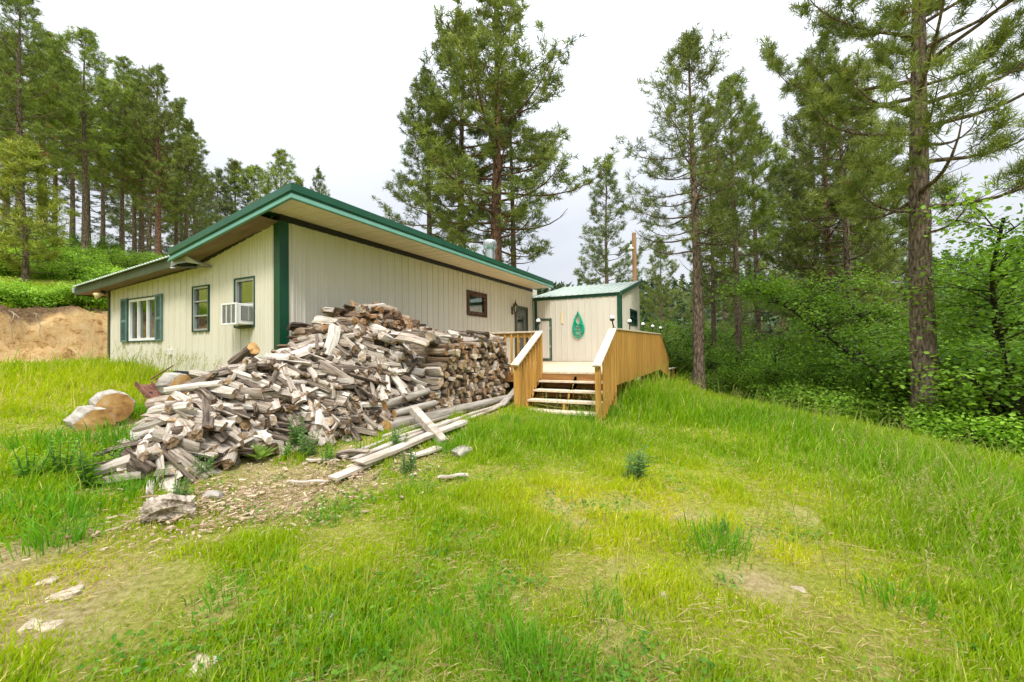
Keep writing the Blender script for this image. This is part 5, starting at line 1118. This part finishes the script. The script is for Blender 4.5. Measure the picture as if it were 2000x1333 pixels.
def shrub_mesh(seed, h, r, ntip, nleaf, c0, c1, ln=.080, wd=.050, spread=.16, low=.15, stems=6):
    rng = random.Random(seed); t = MB(); tips = []
    for s in range(stems):
        a = s*6.28/stems+rng.uniform(-.4, .4); d = Vector((math.cos(a)*.5, math.sin(a)*.5, 1)).normalized(); p = Vector((math.cos(a)*.08, math.sin(a)*.08, -.2)); L = h*rng.uniform(.75, 1.0); pts = [p]; dirs = []
        for k in range(6): d = (d+Vector((rng.uniform(-.25, .25)+math.cos(a)*.1*r/h, rng.uniform(-.25, .25)+math.sin(a)*.1*r/h, .05))).normalized(); pts.append(pts[-1]+d*L/6); dirs.append(d)
        t.tube(pts, [.035*h/3*(1-.8*i/6)+.006 for i in range(7)], 6, 0, False)
        per = ntip//stems
        for b in range(per):
            f = low+(1-low)*rng.random()**.8; x = f*6; j = min(5, int(x)); q = pts[j]+(pts[j+1]-pts[j])*(x-j); aa = rng.uniform(0, 6.3); bl = r*rng.uniform(.25, .85)*(1.1-.5*f)
            e = q+Vector((math.cos(aa)*bl, math.sin(aa)*bl, bl*rng.uniform(-.15, .6))); mid = (q+e)/2+Vector((0, 0, .05)); t.tube([q, mid, e], [.012, .008, .004], 3, 0, False); tips += [mid*.35+e*.65, e]
    P = np.array(tips); V, Fc, col = leaves(P, nleaf, spread, ln, wd, seed, c0, c1)
    sm = bpy.data.meshes.new('stems'); sm.from_pydata(t.v, [], t.f); sm.materials.append(M['oakbark']); sm.polygons.foreach_set('use_smooth', [True]*len(t.f)); sm.update()
    return sm, np_mesh('foliage', V, Fc, M['leaf'], col)
def shrubs():
    dk = ((.075, .17, .014), (.26, .43, .045)); br = ((.13, .27, .02), (.35, .54, .06)); ly = ((.17, .30, .02), (.34, .52, .06))
    S1 = shrub_mesh(51, 3.0, 1.25, 140, 24, *dk); S2 = shrub_mesh(52, 2.2, 1.2, 110, 25, *br); S3 = shrub_mesh(53, 4.4, 1.6, 170, 26, *dk, low=.25, stems=4); S4 = shrub_mesh(54, 1.2, .9, 90, 26, *br, ln=.09, low=.0, stems=7); S5 = shrub_mesh(55, 1.1, .9, 80, 26, *ly, ln=.10, low=.0, stems=7)
    T = shrub_mesh(56, 5.2, 1.7, 210, 44, (.08, .18, .016), (.26, .42, .045), ln=.062, wd=.042, low=.3, stems=3)
    def sh(m, px, d, sc, rz, label, cat='shrub', name='oak_shrub', group='shrubs at the edge of the wood'):
        p = at(px, 700, d); e = empty(name, (p[0], p[1], g1(p[0], p[1])-.05), rz); e.scale = (sc,)*3; tag(e, label, cat, group)
        for nm, me in zip(('stems', 'foliage'), m): link(nm, me, e)
    right = [(S1, 1268, 21, 1.25), (S3, 1300, 24, 1.1), (S1, 1330, 19, 1.0), (S2, 1345, 23, 1.2), (S1, 1410, 18, 1.0), (S3, 1425, 24, 1.0), (S2, 1470, 15.5, 1.0), (S1, 1520, 15, 1.15), (S3, 1545, 18, .95), (S1, 1575, 13.8, 1.1), (S2, 1610, 12.8, .95), (S1, 1650, 14.5, 1.2), (S3, 1690, 16, 1.0), (S1, 1705, 12, 1.05), (S2, 1745, 11.2, .9), (S1, 1770, 13, 1.25),
             (S2, 1868, 9.6, .8), (S1, 1890, 10.6, 1.0), (S1, 1925, 9.4, 1.1), (S2, 1965, 8.9, 1.15), (S1, 2010, 9.2, 1.2), (S3, 1490, 22, .7), (S3, 1620, 21, .7), (S3, 1740, 19, .75), (S3, 1820, 15, 1.0), (S4, 1395, 15.6, 1.), (S4, 1545, 12.8, 1.), (S4, 1660, 11.1, 1.1), (S4, 1872, 8.7, 1.0), (S4, 1900, 8.4, 1.), (S5, 1430, 16, 1.), (S5, 1690, 10.8, .8)]
    rl = ['tall dark oak shrub right behind the lean-to corner', 'high leafy shrub above the end of the deck rail', 'dark shrub just beyond the low end rail', 'bright shrub behind the first deck pine', 'dark shrub between the two deck pine trunks', 'tall back shrub behind the dark slender pine', 'bright leafy shrub right of the bare reddish trunk', 'dense dark shrub along the grass crest', 'tall shrub behind the dense dark shrub', 'dark rounded shrub in the middle of the wood edge', 'bright shrub in front of the middle trunks', 'broad dark shrub left of the big pine', 'tall back shrub left of the big pine', 'dark low-hanging shrub on the crest left of the big pine', 'bright leafy shrub touching the big trunk\'s left side', 'dark shrub directly behind the big trunk',
          'bright shrub at the right foot of the big pine', 'dark shrub just right of the big trunk', 'dark shrub further right of the big trunk', 'bright shrub near the right picture edge', 'dark shrub cut by the right picture edge', 'tall dim shrub behind the thin dead-twigged pine', 'tall dim shrub behind the full-crowned pine', 'tall dim shrub behind the forked pine', 'tall shrub closing the gap behind the big trunk', 'low bright bush at the foot of the deck pines', 'low bright bush on the crest in the middle of the wood edge', 'low bush on the crest before the broad dark shrub', 'low bush just below the big trunk on the right', 'low bush on the crest near the right edge', 'low yellow-green bush at the foot of the bare reddish trunk', 'small yellow-green bush on the crest left of the big trunk']
    right += [(T, 1850, 14, 1.25), (T, 1950, 14.5, 1.35), (T, 1545, 20, .95), (T, 1680, 19, 1.0), (T, 1455, 22, .95), (T, 1335, 26, 1.1)]; rl += ['slim oak sapling with open leafy crown just behind the big trunk', 'slim oak sapling behind the leafy oak at the right', 'slim oak sapling in the middle of the right-hand wood', 'slim oak sapling left of the forked pine', 'slim oak sapling between the thin pines', 'slim oak sapling behind the deck pines']
    for i, ((m, px, d, sc), l) in enumerate(zip(right, rl)): sh(m, px, d, sc*(1.0 if m in (S4, S5) else .92 if (1400 < px < 1800 and d < 16) else 1.2), i*1.3, l)
    sh(T, 1905, 11.5, 1.55, .3, 'leafy oak tree with thin stems standing right of the big pine', 'oak tree', 'oak_tree', 'oak trees'); sh(T, 1985, 10.6, 1.6, 2.2, 'leafy oak tree cut by the right picture edge', 'oak tree', 'oak_tree', 'oak trees'); sh(T, 1275, 25, 1.05, 4., 'leafy tree rising behind the lean-to roof', 'oak tree', 'oak_tree', 'oak trees'); sh(T, 1085, 38, .95, 1., 'leafy treetop just over the end of the front fascia', 'oak tree', 'oak_tree', 'oak trees')
    left = [(S5, 20, 13.5, 1.1), (S5, 95, 13.8, 1.0), (S5, 150, 14.6, 1.2), (S2, 185, 17, 1.0), (S5, 210, 15.5, 1.1), (S2, 240, 17.5, 1.1), (S2, 275, 19, 1.1), (S5, 130, 17, 1.2), (S5, 60, 16.5, 1.2), (S2, 120, 20.5, 1.0), (S2, 330, 20, 1.1), (S5, 5, 19, 1.3), (S2, 40, 22, 1.1), (S2, 190, 22, 1.2), (S2, 390, 27, 1.3), (S2, 440, 32, 1.4), (S5, 260, 15.8, .9)]
    ll = ['yellow-green bush on the bank top at the far left', 'yellow-green bush right of the young pine', 'yellow-green bush above the middle of the cut bank', 'bright leafy shrub under the twin trunk pine', 'yellow-green bush near the far corner of the low roof', 'bright leafy shrub just over the low roof end', 'bright leafy shrub at the foot of the broad pine', 'yellow-green bush higher up behind the bank', 'yellow-green bush behind the young pine', 'bright shrub in the shade between left trunks', 'bright shrub showing over the middle of the low roof', 'yellow-green bush high on the left slope', 'bright shrub behind the leftmost tall pine', 'bright shrub between the straight trunks', 'bright shrub over the roof step', 'bright shrub over the rake of the roof', 'low yellow-green bush hugging the low roof end']
    left += [(S5, -10, 10.4, .8), (S4, 60, 10.8, .75), (S5, 118, 11.3, .75), (S4, 165, 11.7, .8), (S5, 192, 12.0, .8), (S4, 30, 14.2, 1.1), (S5, 82, 15.0, 1.), (S4, 140, 15.6, 1.1), (S4, 215, 14.4, 1.0), (S5, 245, 14.8, .9)]
    ll += ['low bush on the lip of the cut bank, cut by the left edge', 'low bush just right of the young pine on the lip of the bank', 'low yellow-green bush on the lip above the middle of the bank', 'low bush on the lip near the right end of the bank', 'low yellow-green bush on the lip next to the house corner', 'low bush behind the young pine on the bank top', 'low yellow-green bush between the young pine and the twin trunk', 'low bush in front of the twin trunk', 'low bush just above the end of the low roof', 'low yellow-green bush behind the gutter end of the low roof']
    for i, ((m, px, d, sc), l) in enumerate(zip(left, ll)): sh(m, px, d, sc*(.62 if i < 17 else .85), i*.9, l, 'shrub', 'hillside_shrub', 'shrubs on the left hillside')
shrubs()
# distant wooded hill: one mass of crowns nobody could count
def far_wood():
    rng = np.random.RandomState(5); n = 5200; a = rng.uniform(-2.2, 2.6, n); r = np.exp(rng.uniform(math.log(85), math.log(260), n)); x = r*np.cos(a+.47); y = r*np.sin(a+.47); z = gz(x, y)
    keep = ~((bank_d(x, y) > -4) & (x < 40)); x, y, z, r = x[keep], y[keep], z[keep], r[keep]; n = len(x); h = rng.uniform(5, 10, n); w = h*rng.uniform(.18, .28, n)
    K = 60; t = rng.uniform(0, 1, (n, K))**.8; an = rng.uniform(0, 6.28, (n, K)); rad = w[:, None]*(1.05-t)*rng.uniform(.3, 1.1, (n, K)); P = np.stack([x[:, None]+rad*np.cos(an), y[:, None]+rad*np.sin(an), z[:, None]+h[:, None]*(.12+.88*t)], -1)
    s = (.075*h)[:, None, None]*rng.uniform(.6, 1.4, (n, K, 1)); V = np.stack([P+s*rng.normal(0, .8, (n, K, 3)) for _ in range(3)], 2).reshape(-1, 3); Fc = np.arange(n*K*3).reshape(-1, 3)
    c = np.array([.03, .055, .022])+(np.array([.075, .115, .04])-np.array([.03, .055, .022]))*rng.uniform(0, 1, (n, 1)); col = np.repeat(c, K*3, 0)*rng.uniform(.8, 1.2, (n*K*3, 1))
    tag(link('distant_forest', np_mesh('distant_forest', V, Fc, M['needle'], col)), 'dark wooded hill seen far off through the trunks', 'forest', None, 'stuff')
far_wood()

# ------------------------------------------------------------------ grass and weeds
def blocked(x, y):
    """under the house, the lean-to, the deck and the woodpile nothing grows"""
    b = (x > XL-.02) & (x < XR) & (y > YF-.05) & (y < YB+.1); b |= (x > XS) & (x < XSB) & (y > YS0-.02) & (y < 8); b |= (x > XD+.1) & (x < 15.1) & (y > YR+.05) & (y < 6.7); b |= (x > 7.35) & (x < 8.5) & (y > YR+.1) & (y < YLR)
    b |= (x > 2.2) & (x < 8.1) & (y > 4.45) & (y < 6.5); b |= (x > 4.6) & (x < 8.2) & (y > 4.0) & (y < 6.6); b |= (x > 1.9) & (x < 2.3) & (y > 4.8) & (y < 5.8)
    return b
def make_grass():
    rng = np.random.RandomState(11)
    def sample(n, r0, r1, a0, a1, pw):
        u = rng.uniform(0, 1, n); r = (r0**(2-pw)+(r1**(2-pw)-r0**(2-pw))*u)**(1/(2-pw)); a = rng.uniform(a0, a1, n); return r*np.cos(a), r*np.sin(a), r
    c0, c1 = YAW-1.06, YAW+1.06
    sets = [sample(440000, 1.2, 7.0, c0, c1, .95), sample(270000, 6.5, 19, c0, c1, 1.2), sample(60000, 18, 42, c0, c1, 1.2)]
    x, y, r = (np.concatenate(q) for q in zip(*sets))
    bare = bare_at(x, y); lush = spot_sum(LUSH, x, y); straw = np.clip(spot_sum(STRAW, x, y)*(.4+1.2*fbm(x*1.3, y*1.3, 60, 3)), 0, 1)
    tuft = fbm(x*2.3, y*2.3, 71, 3); fine = vnoise(x*7, y*7, 73)
    dens = (1-bare*1.05)*(.6+1.1*sst(.32, .6, tuft))*(.6+.6*fine)+lush*.5; dens *= 1-.2*straw
    outer = sst(14.3, 15.2, y)*sst(14, 8, x); 
    keep = (rng.uniform(0, 1, len(x)) < np.clip(dens, 0, 1)) & ~blocked(x, y); x, y, r, bare, lush, straw, tuft = (q[keep] for q in (x, y, r, bare, lush, straw, tuft)); n = len(x)
    z = gz(x, y)-.01
    wall = np.exp(-((x-3.6)**2/1.2+(y-10.5)**2/6)); crest = spot_sum(LUSH, x, y)
    h = (.028+.075*sst(.38, .72, tuft))*(1-.35*straw)*(.75+.25*sst(2, 4, r))+.17*crest*sst(2.5, 6, r)+.14*wall*rng.uniform(.3, 1, n)+.04*sst(5, 11, r); left = sst(-.5, 2.5, y-6)*sst(4.2, 3, x); h = h+.05*left; junk = np.exp(-((x-2.6)**2/1.1+(y-6.2)**2/1.1)); h = h*(1-.6*junk); h = h+.24*np.exp(-((y-1.35)/.6)**2)*sst(8.0, 9.0, x)*sst(17, 15.5, x)
    h = h*rng.gamma(7, 1/7., n)*(1-.5*bare); stalk = rng.uniform(0, 1, n) < .012+.03*crest; h = np.where(stalk, h*1.7+.10, h)
    wd = (.0028+.0012*rng.uniform(0, 1, n))*(1+.75*np.clip((r-2)/5, 0, 3.2))*np.where(stalk, .6, 1)*(1+.25*crest)
    a = rng.uniform(0, 2*np.pi, n); wind = rng.normal(.3, .35, n); lx, ly = np.cos(a)*.35+.45*wind*RT[0], np.sin(a)*.35+.45*wind*RT[1]; fl = rng.uniform(0, 2*np.pi, n); sx, sy = np.cos(fl)*wd, np.sin(fl)*wd
    hb_ = h*rng.uniform(.4, 1.35, n); V = np.zeros((n, 5, 3)); zero = 0*x
    V[:, 0] = np.stack([x-sx, y-sy, z], -1); V[:, 1] = np.stack([x+sx, y+sy, z], -1)
    mx, my = x+lx*hb_*.32, y+ly*hb_*.32; V[:, 2] = np.stack([mx+sx*.85, my+sy*.85, z+h*.6], -1); V[:, 3] = np.stack([mx-sx*.85, my-sy*.85, z+h*.6], -1); V[:, 4] = np.stack([x+lx*hb_, y+ly*hb_, z+h*(1-.12*np.abs(wind))], -1)
    k = np.arange(n)[:, None]*5; Fc = np.concatenate([k+np.array([[0, 1, 2]]), k+np.array([[0, 2, 3]]), k+np.array([[3, 2, 4]])], 0)
    g_d, g_m, g_y, g_s = np.array([.09, .235, .003]), np.array([.26, .44, .005]), np.array([.52, .55, .010]), np.array([.68, .58, .18])
    t = np.clip(rng.normal(.5, .28, n)+.25*(vnoise(x*1.1, y*1.1, 90)-.5), 0, 1)[:, None]; c = g_d*(1-t)+g_m*t
    yl = np.clip(straw*.95+.08+.25*rng.uniform(0, 1, n)+.25*(vnoise(x*.8, y*.8, 91)-.45)-.25*crest, 0, 1)[:, None]; c = c*(1-yl)+g_y*yl
    dead = (rng.uniform(0, 1, n) < .04+.14*straw+.12*bare)[:, None]; c = np.where(dead, g_s*rng.uniform(.6, 1.1, (n, 1)), c); c = np.where(stalk[:, None], c*.5+np.array([.36, .38, .10])*.5, c)
    col = np.repeat(c, 5, 0)
    tag(link('grass', np_mesh('grass', V.reshape(-1, 3), Fc, M['grass'], col)), 'bright green grass with straw-coloured patches', 'grass', None, 'stuff')
make_grass()
def make_thatch():
    """dead stems lying flat between the living blades"""
    rng = np.random.RandomState(19); n = 45000; u = rng.uniform(0, 1, n); r = 1.3+8.5*u**1.15; a = rng.uniform(YAW-1.05, YAW+1.05, n); x, y = r*np.cos(a), r*np.sin(a); ok = ~blocked(x, y) & (fbm(x*2, y*2, 81, 3) > .36); x, y, r = x[ok], y[ok], r[ok]; n = len(x)
    z = gz(x, y)+.012+rng.uniform(0, .018, n); an = rng.uniform(0, 6.28, n); L = rng.uniform(.02, .085, n); w = .0010*(1+.6*np.clip((r-2)/4, 0, 2.2)); d = np.stack([np.cos(an)*L, np.sin(an)*L, rng.uniform(-.008, .02, n)], -1); s = np.stack([-np.sin(an)*w, np.cos(an)*w, 0*w], -1); c = np.stack([x, y, z], -1)
    V = np.stack([c-s, c+s, c+d*.6+s*.8+np.array([0, 0, .006]), c+d], 1).reshape(-1, 3); t = rng.uniform(0, 1, (n, 1)); col = np.repeat(np.array([.30, .22, .09])*(1-t)+np.array([.66, .56, .30])*t, 4, 0)
    tag(link('thatch', np_mesh('thatch', V, np.arange(n*4).reshape(-1, 4), M['grass'], col)), 'dry dead stems lying flat among the grass', 'dry grass', None, 'stuff')
make_thatch()
def seed_heads():
    rng = np.random.RandomState(14); C = [(*hit(px, py)[:2], s) for px, py, s in ((1700, 900, 1.2), (1850, 960, 1.), (1950, 1040, .8), (1800, 1060, .6), (1250, 790, 1.1), (1320, 760, 1.2), (1150, 840, .6), (1500, 840, 1.2), (1900, 1180, .5), (1650, 1060, .6), (1400, 800, 1.2))]
    C += [(4.05, 9.2, .5), (4.0, 8.7, .4), (3.9, 10.5, .8)]; n = 620; k = rng.randint(0, len(C), n); x = np.array([C[i][0] for i in k])+rng.normal(0, .8, n)*np.array([C[i][2] for i in k]); y = np.array([C[i][1] for i in k])+rng.normal(0, .8, n)*np.array([C[i][2] for i in k])
    ok = ~blocked(x, y); x, y = x[ok], y[ok]; n = len(x); z = gz(x, y); h = rng.uniform(.35, .62, n); a = rng.uniform(0, 6.28, n); l = rng.uniform(.08, .22, n); tip = np.stack([x+np.cos(a)*l+.05*RT[0], y+np.sin(a)*l+.05*RT[1], z+h], -1); root = np.stack([x, y, z], -1)
    d = tip-root; d /= np.linalg.norm(d, axis=-1, keepdims=True); s = np.cross(d, rng.normal(0, 1, (n, 3))); s /= np.linalg.norm(s, axis=-1, keepdims=True); w = .0022
    V = [np.stack([root-s*w, root+s*w, tip+s*w*.6, tip-s*w*.6], 1)]; col = [np.tile(np.array([.26, .34, .06]), (n*4, 1))]
    for j in range(16):
        f = rng.uniform(.74, 1.04, n)[:, None]; p = root+(tip-root)*f; q = rng.normal(0, 1, (n, 3))*.6+d*.9; q /= np.linalg.norm(q, axis=-1, keepdims=True); L = rng.uniform(.025, .06, n)[:, None]*(1.5-f); o = np.cross(q, rng.normal(0, 1, (n, 3))); o /= np.linalg.norm(o, axis=-1, keepdims=True)
        V.append(np.stack([p, p+q*L*.5+o*.004, p+q*L, p+q*L*.5-o*.004], 1)); col.append(np.tile(np.array([.46, .46, .16]), (n*4, 1))*rng.uniform(.75, 1.15, (n*4, 1)))
    V = np.concatenate([v.reshape(-1, 3) for v in V]); Fc = np.arange(len(V)).reshape(-1, 4)
    tag(link('seeding_grass', np_mesh('seeding_grass', V, Fc, M['grass'], np.concatenate(col))), 'tall grass stalks with pale seed heads', 'grass', None, 'stuff')
seed_heads()
def clover():
    """low broad-leaved ground cover mixed into the lawn"""
    rng = np.random.RandomState(31); n = 7000; u = rng.uniform(0, 1, n); r = 1.4+6.5*u; a = rng.uniform(YAW-1.0, YAW+1.0, n); x, y = r*np.cos(a), r*np.sin(a); m = (fbm(x*1.7+5, y*1.7, 55, 3) > .47) & ~blocked(x, y) & (bare_at(x, y) < .6) & (spot_sum(STRAW, x, y) < .75); x, y = x[m], y[m]
    P = np.stack([x, y, gz(x, y)+.035], -1); V, Fc, col = leaves(P, 4, .03, .030, .020, 32, (.08, .24, .02), (.23, .44, .04), .45)
    tag(link('clover', np_mesh('clover', V, Fc, M['weed'], col)), 'low clover and broad-leaved weeds in the lawn', 'ground cover', None, 'stuff')
clover()
def weed(kind, px, py, h, label, rz=0, seed=0):
    p = hit(px, py); rng = random.Random(900+seed); e = empty('weed' if kind != 'mullein' else 'mullein', (p[0], p[1], g1(p[0], p[1])), rz); tag(e, label, 'weed', 'weeds round the woodpile')
    V = []; F4 = []; col = []; t = MB()
    def leaf(b, d, L, w, c, droop=.25):
        d = Vector(d).normalized(); s = d.cross(Vector((0, 0, 1))); s = s.normalized() if s.length > .01 else Vector((1, 0, 0)); k = len(V); m = b+d*L*.55+Vector((0, 0, .03*L)); tip = b+d*L-Vector((0, 0, droop*L))
        for q in (b, b+d*L*.28-s*w*.4, m-s*w*.5, tip, m+s*w*.5, b+d*L*.28+s*w*.4): V.append(tuple(q)); col.append(c)
        F4.append((k, k+1, k+2, k+3)); F4.append((k, k+3, k+4, k+5))
    if kind == 'mullein':
        for i in range(22):
            a = i*2.4; el = .35+1.0*i/22; d = (math.cos(a)*math.cos(el), math.sin(a)*math.cos(el), math.sin(el)); g = rng.uniform(.8, 1.15); leaf(Vector((0, 0, .02)), d, h*rng.uniform(.75, 1.0), h*.26, (.24*g, .36*g, .09*g), .12)
    else:
        ns = {'thistle': 8, 'bush': 9, 'sprout': 5}[kind]
        for s_ in range(ns):
            a = rng.uniform(0, 6.3); sp = rng.uniform(.05, .45)*h; top = Vector((math.cos(a)*sp, math.sin(a)*sp, h*rng.uniform(.6, 1.05))); b = Vector((math.cos(a)*.04, math.sin(a)*.04, 0)); t.tube([b, (b+top)/2, top], [.007, .005, .003], 4, 0, False)
            nl = int(16*h/.4)+8
            for j in range(nl):
                f = (j+.5)/nl; q = b+(top-b)*f; aa = j*2.4+rng.uniform(-.4, .4); L = h*(.26 if kind == 'thistle' else .20)*(1.15-.6*f); g = rng.uniform(.7, 1.2); cc = (.20*g, .34*g, .12*g) if kind == 'thistle' else (.20*g, .42*g, .035*g)
                leaf(q, (math.cos(aa), math.sin(aa), .45), L, L*(.28 if kind == 'thistle' else .5), cc)
        o = t.build('stem', M['weedstem'], e)
    link('leaves', np_mesh('leaves', np.array(V), np.array(F4), M['weed'], np.array(col)), e)
M['weedstem'] = mat('weed_stem', (.12, .2, .05), .7)
def weeds():
    L = [('thistle', 580, 885, .42, 'tall grey-green thistle at the front of the woodpile'), ('thistle', 600, 895, .3, 'smaller thistle just right of the tall grey-green one'), ('mullein', 508, 905, .26, 'pale yellow-green mullein rosette on the bare dirt edge'), ('bush', 640, 905, .24, 'bright green low weed clump beside the short dark log'), ('bush', 655, 855, .30, 'dark leafy weed growing against the foot of the pile'), ('thistle', 780, 880, .30, 'thistle growing between the long pole and the boards'), ('thistle', 795, 925, .26, 'thistle growing through the end of the boards'),
         ('bush', 560, 900, .2, 'low weed left of the mullein and thistle'), ('thistle', 395, 935, .24, 'thistle beside the standing white split log'), ('sprout', 178, 960, .46, 'single tall sprouting weed left of the woodpile'), ('bush', 230, 930, .3, 'leafy weed over the white wood chunk at the left'), ('bush', 120, 930, .34, 'leafy weed clump at the far left of the wood debris'), ('bush', 60, 940, .3, 'leafy weed clump near the left picture edge'), ('thistle', 270, 900, .26, 'grey-green weed in front of the log rounds'), ('thistle', 1235, 945, .42, 'dark grey-green bushy weed standing alone in the lawn'),
         ('thistle', 350, 985, .2, 'low weed behind the stump chunk'), ('sprout', 1250, 780, .42, 'tall sprouting weed at the end of the deck stairs'), ('bush', 700, 895, .18, 'small weed beside the narrow board'), ('bush', 1410, 1045, .15, 'low leafy weed sprig in the straw patch'), ('bush', 300, 830, .22, 'weed tuft among the log rounds')]
    for i, a in enumerate(L): weed(*a, rz=i*.8, seed=i)
weeds()
def tufts():
    """clumps of longer grass standing clear of the lawn"""
    rng = np.random.RandomState(44); spots_ = [(130, 1010, .2), (105, 1060, .2), (270, 960, .22), (230, 860, .26), (250, 880, .26), (460, 760, .1), (1030, 1320, .2), (1005, 1290, .18), (1060, 1330, .2), (1180, 1200, .1), (1400, 1060, .18), (950, 1190, .14), (1390, 1080, .16), (720, 1290, .16), (860, 1260, .15), (920, 870, .2), (880, 885, .22), (940, 850, .2), (1000, 830, .22), (990, 850, .2), (800, 970, .12), (650, 1010, .1), (600, 1230, .12), (1060, 830, .22), (1100, 830, .25), (1150, 830, .3), (1190, 815, .34), (1210, 800, .38), (1240, 780, .4), (250, 815, .25), (520, 1110, .1), (440, 1170, .1), (1750, 1180, .14), (1090, 1060, .12), (70, 880, .25), (150, 870, .2), (30, 1000, .18)]
    V = []; F3 = []; col = []; b = 0
    for px, py, h in spots_:
        p = hit(px, py); n = 130; x = p[0]+rng.normal(0, .085+.15*h, n); y = p[1]+rng.normal(0, .085+.15*h, n); z = gz(x, y)-.01; hh = h*rng.uniform(.45, 1.15, n); d = math.hypot(p[0], p[1]); w = .0032*(1+.3*max(0, d-2)/3); fl = rng.uniform(0, 6.28, n); a = np.arctan2(y-p[1], x-p[0])+rng.normal(0, .8, n); ln = hh*rng.uniform(.1, .75, n)
        sx, sy = np.cos(fl)*w, np.sin(fl)*w; mx, my = x+np.cos(a)*ln*.3, y+np.sin(a)*ln*.3
        q = np.stack([np.stack([x-sx, y-sy, z], -1), np.stack([x+sx, y+sy, z], -1), np.stack([mx+sx, my+sy, z+hh*.6], -1), np.stack([mx-sx, my-sy, z+hh*.6], -1), np.stack([x+np.cos(a)*ln, y+np.sin(a)*ln, z+hh*.95], -1)], 1)
        V.append(q.reshape(-1, 3)); k = b+np.arange(n)[:, None]*5; F3.append(np.concatenate([k+np.array([[0, 1, 2]]), k+np.array([[0, 2, 3]]), k+np.array([[3, 2, 4]])])); b += n*5
        t = rng.uniform(0, 1, (n, 1)); c = np.array([.085, .26, .01])*(1-t)+np.array([.2, .44, .02])*t; col.append(np.repeat(c, 5, 0))
    tag(link('grass_tufts', np_mesh('grass_tufts', np.concatenate(V), np.concatenate(F3), M['grass'], np.concatenate(col))), 'longer grass tufts standing out of the lawn', 'grass', None, 'stuff')
tufts()
def stones():
    L = [(130, 1170, .075, 'large pale flat stone on the bare patch at the lower left'), (60, 1230, .055, 'pale stone near the left edge of the foreground'), (95, 1225, .06, 'small pale stone beside the larger one at lower left'), (95, 1145, .05, 'small pale stone above the large flat stone'), (395, 1305, .09, 'pale buried stone at the bottom of the foreground'), (630, 1215, .09, 'long pale wood-like stone in the middle foreground'), (1295, 1165, .05, 'small pale stone in the straw patch'), (1560, 1160, .05, 'small white stone right of the straw patch')]
    m = noisy('pale_limestone', [(.3, (.25, .19, .12)), (.5, (.42, .35, .25)), (.8, (.58, .52, .42))], (14, 14, 14), rough=.9, bump=.5)
    for i, (px, py, s, lab) in enumerate(L):
        p = hit(px, py); rng = np.random.RandomState(700+i); nu, nv = 12, 8; V = []
        for a in range(nv+1):
            for b in range(nu):
                th, ph = math.pi*a/nv, 2*math.pi*b/nu; k = 1+.22*math.sin(3*ph+i)*math.sin(th)+rng.uniform(-.09, .09); V.append((s*k*math.sin(th)*math.cos(ph), s*.7*k*math.sin(th)*math.sin(ph), s*.38*k*math.cos(th)))
        w = MB(); w.add(V, [(a*nu+b, (a+1)*nu+b, (a+1)*nu+(b+1) % nu, a*nu+(b+1) % nu) for a in range(nv) for b in range(nu)][::1]); o = w.build('stone', m, None, (p[0], p[1], g1(p[0], p[1])-s*.02)); o.rotation_euler = (0, 0, i*1.1); tag(o, lab, 'stone', 'stones in the lawn')
stones()
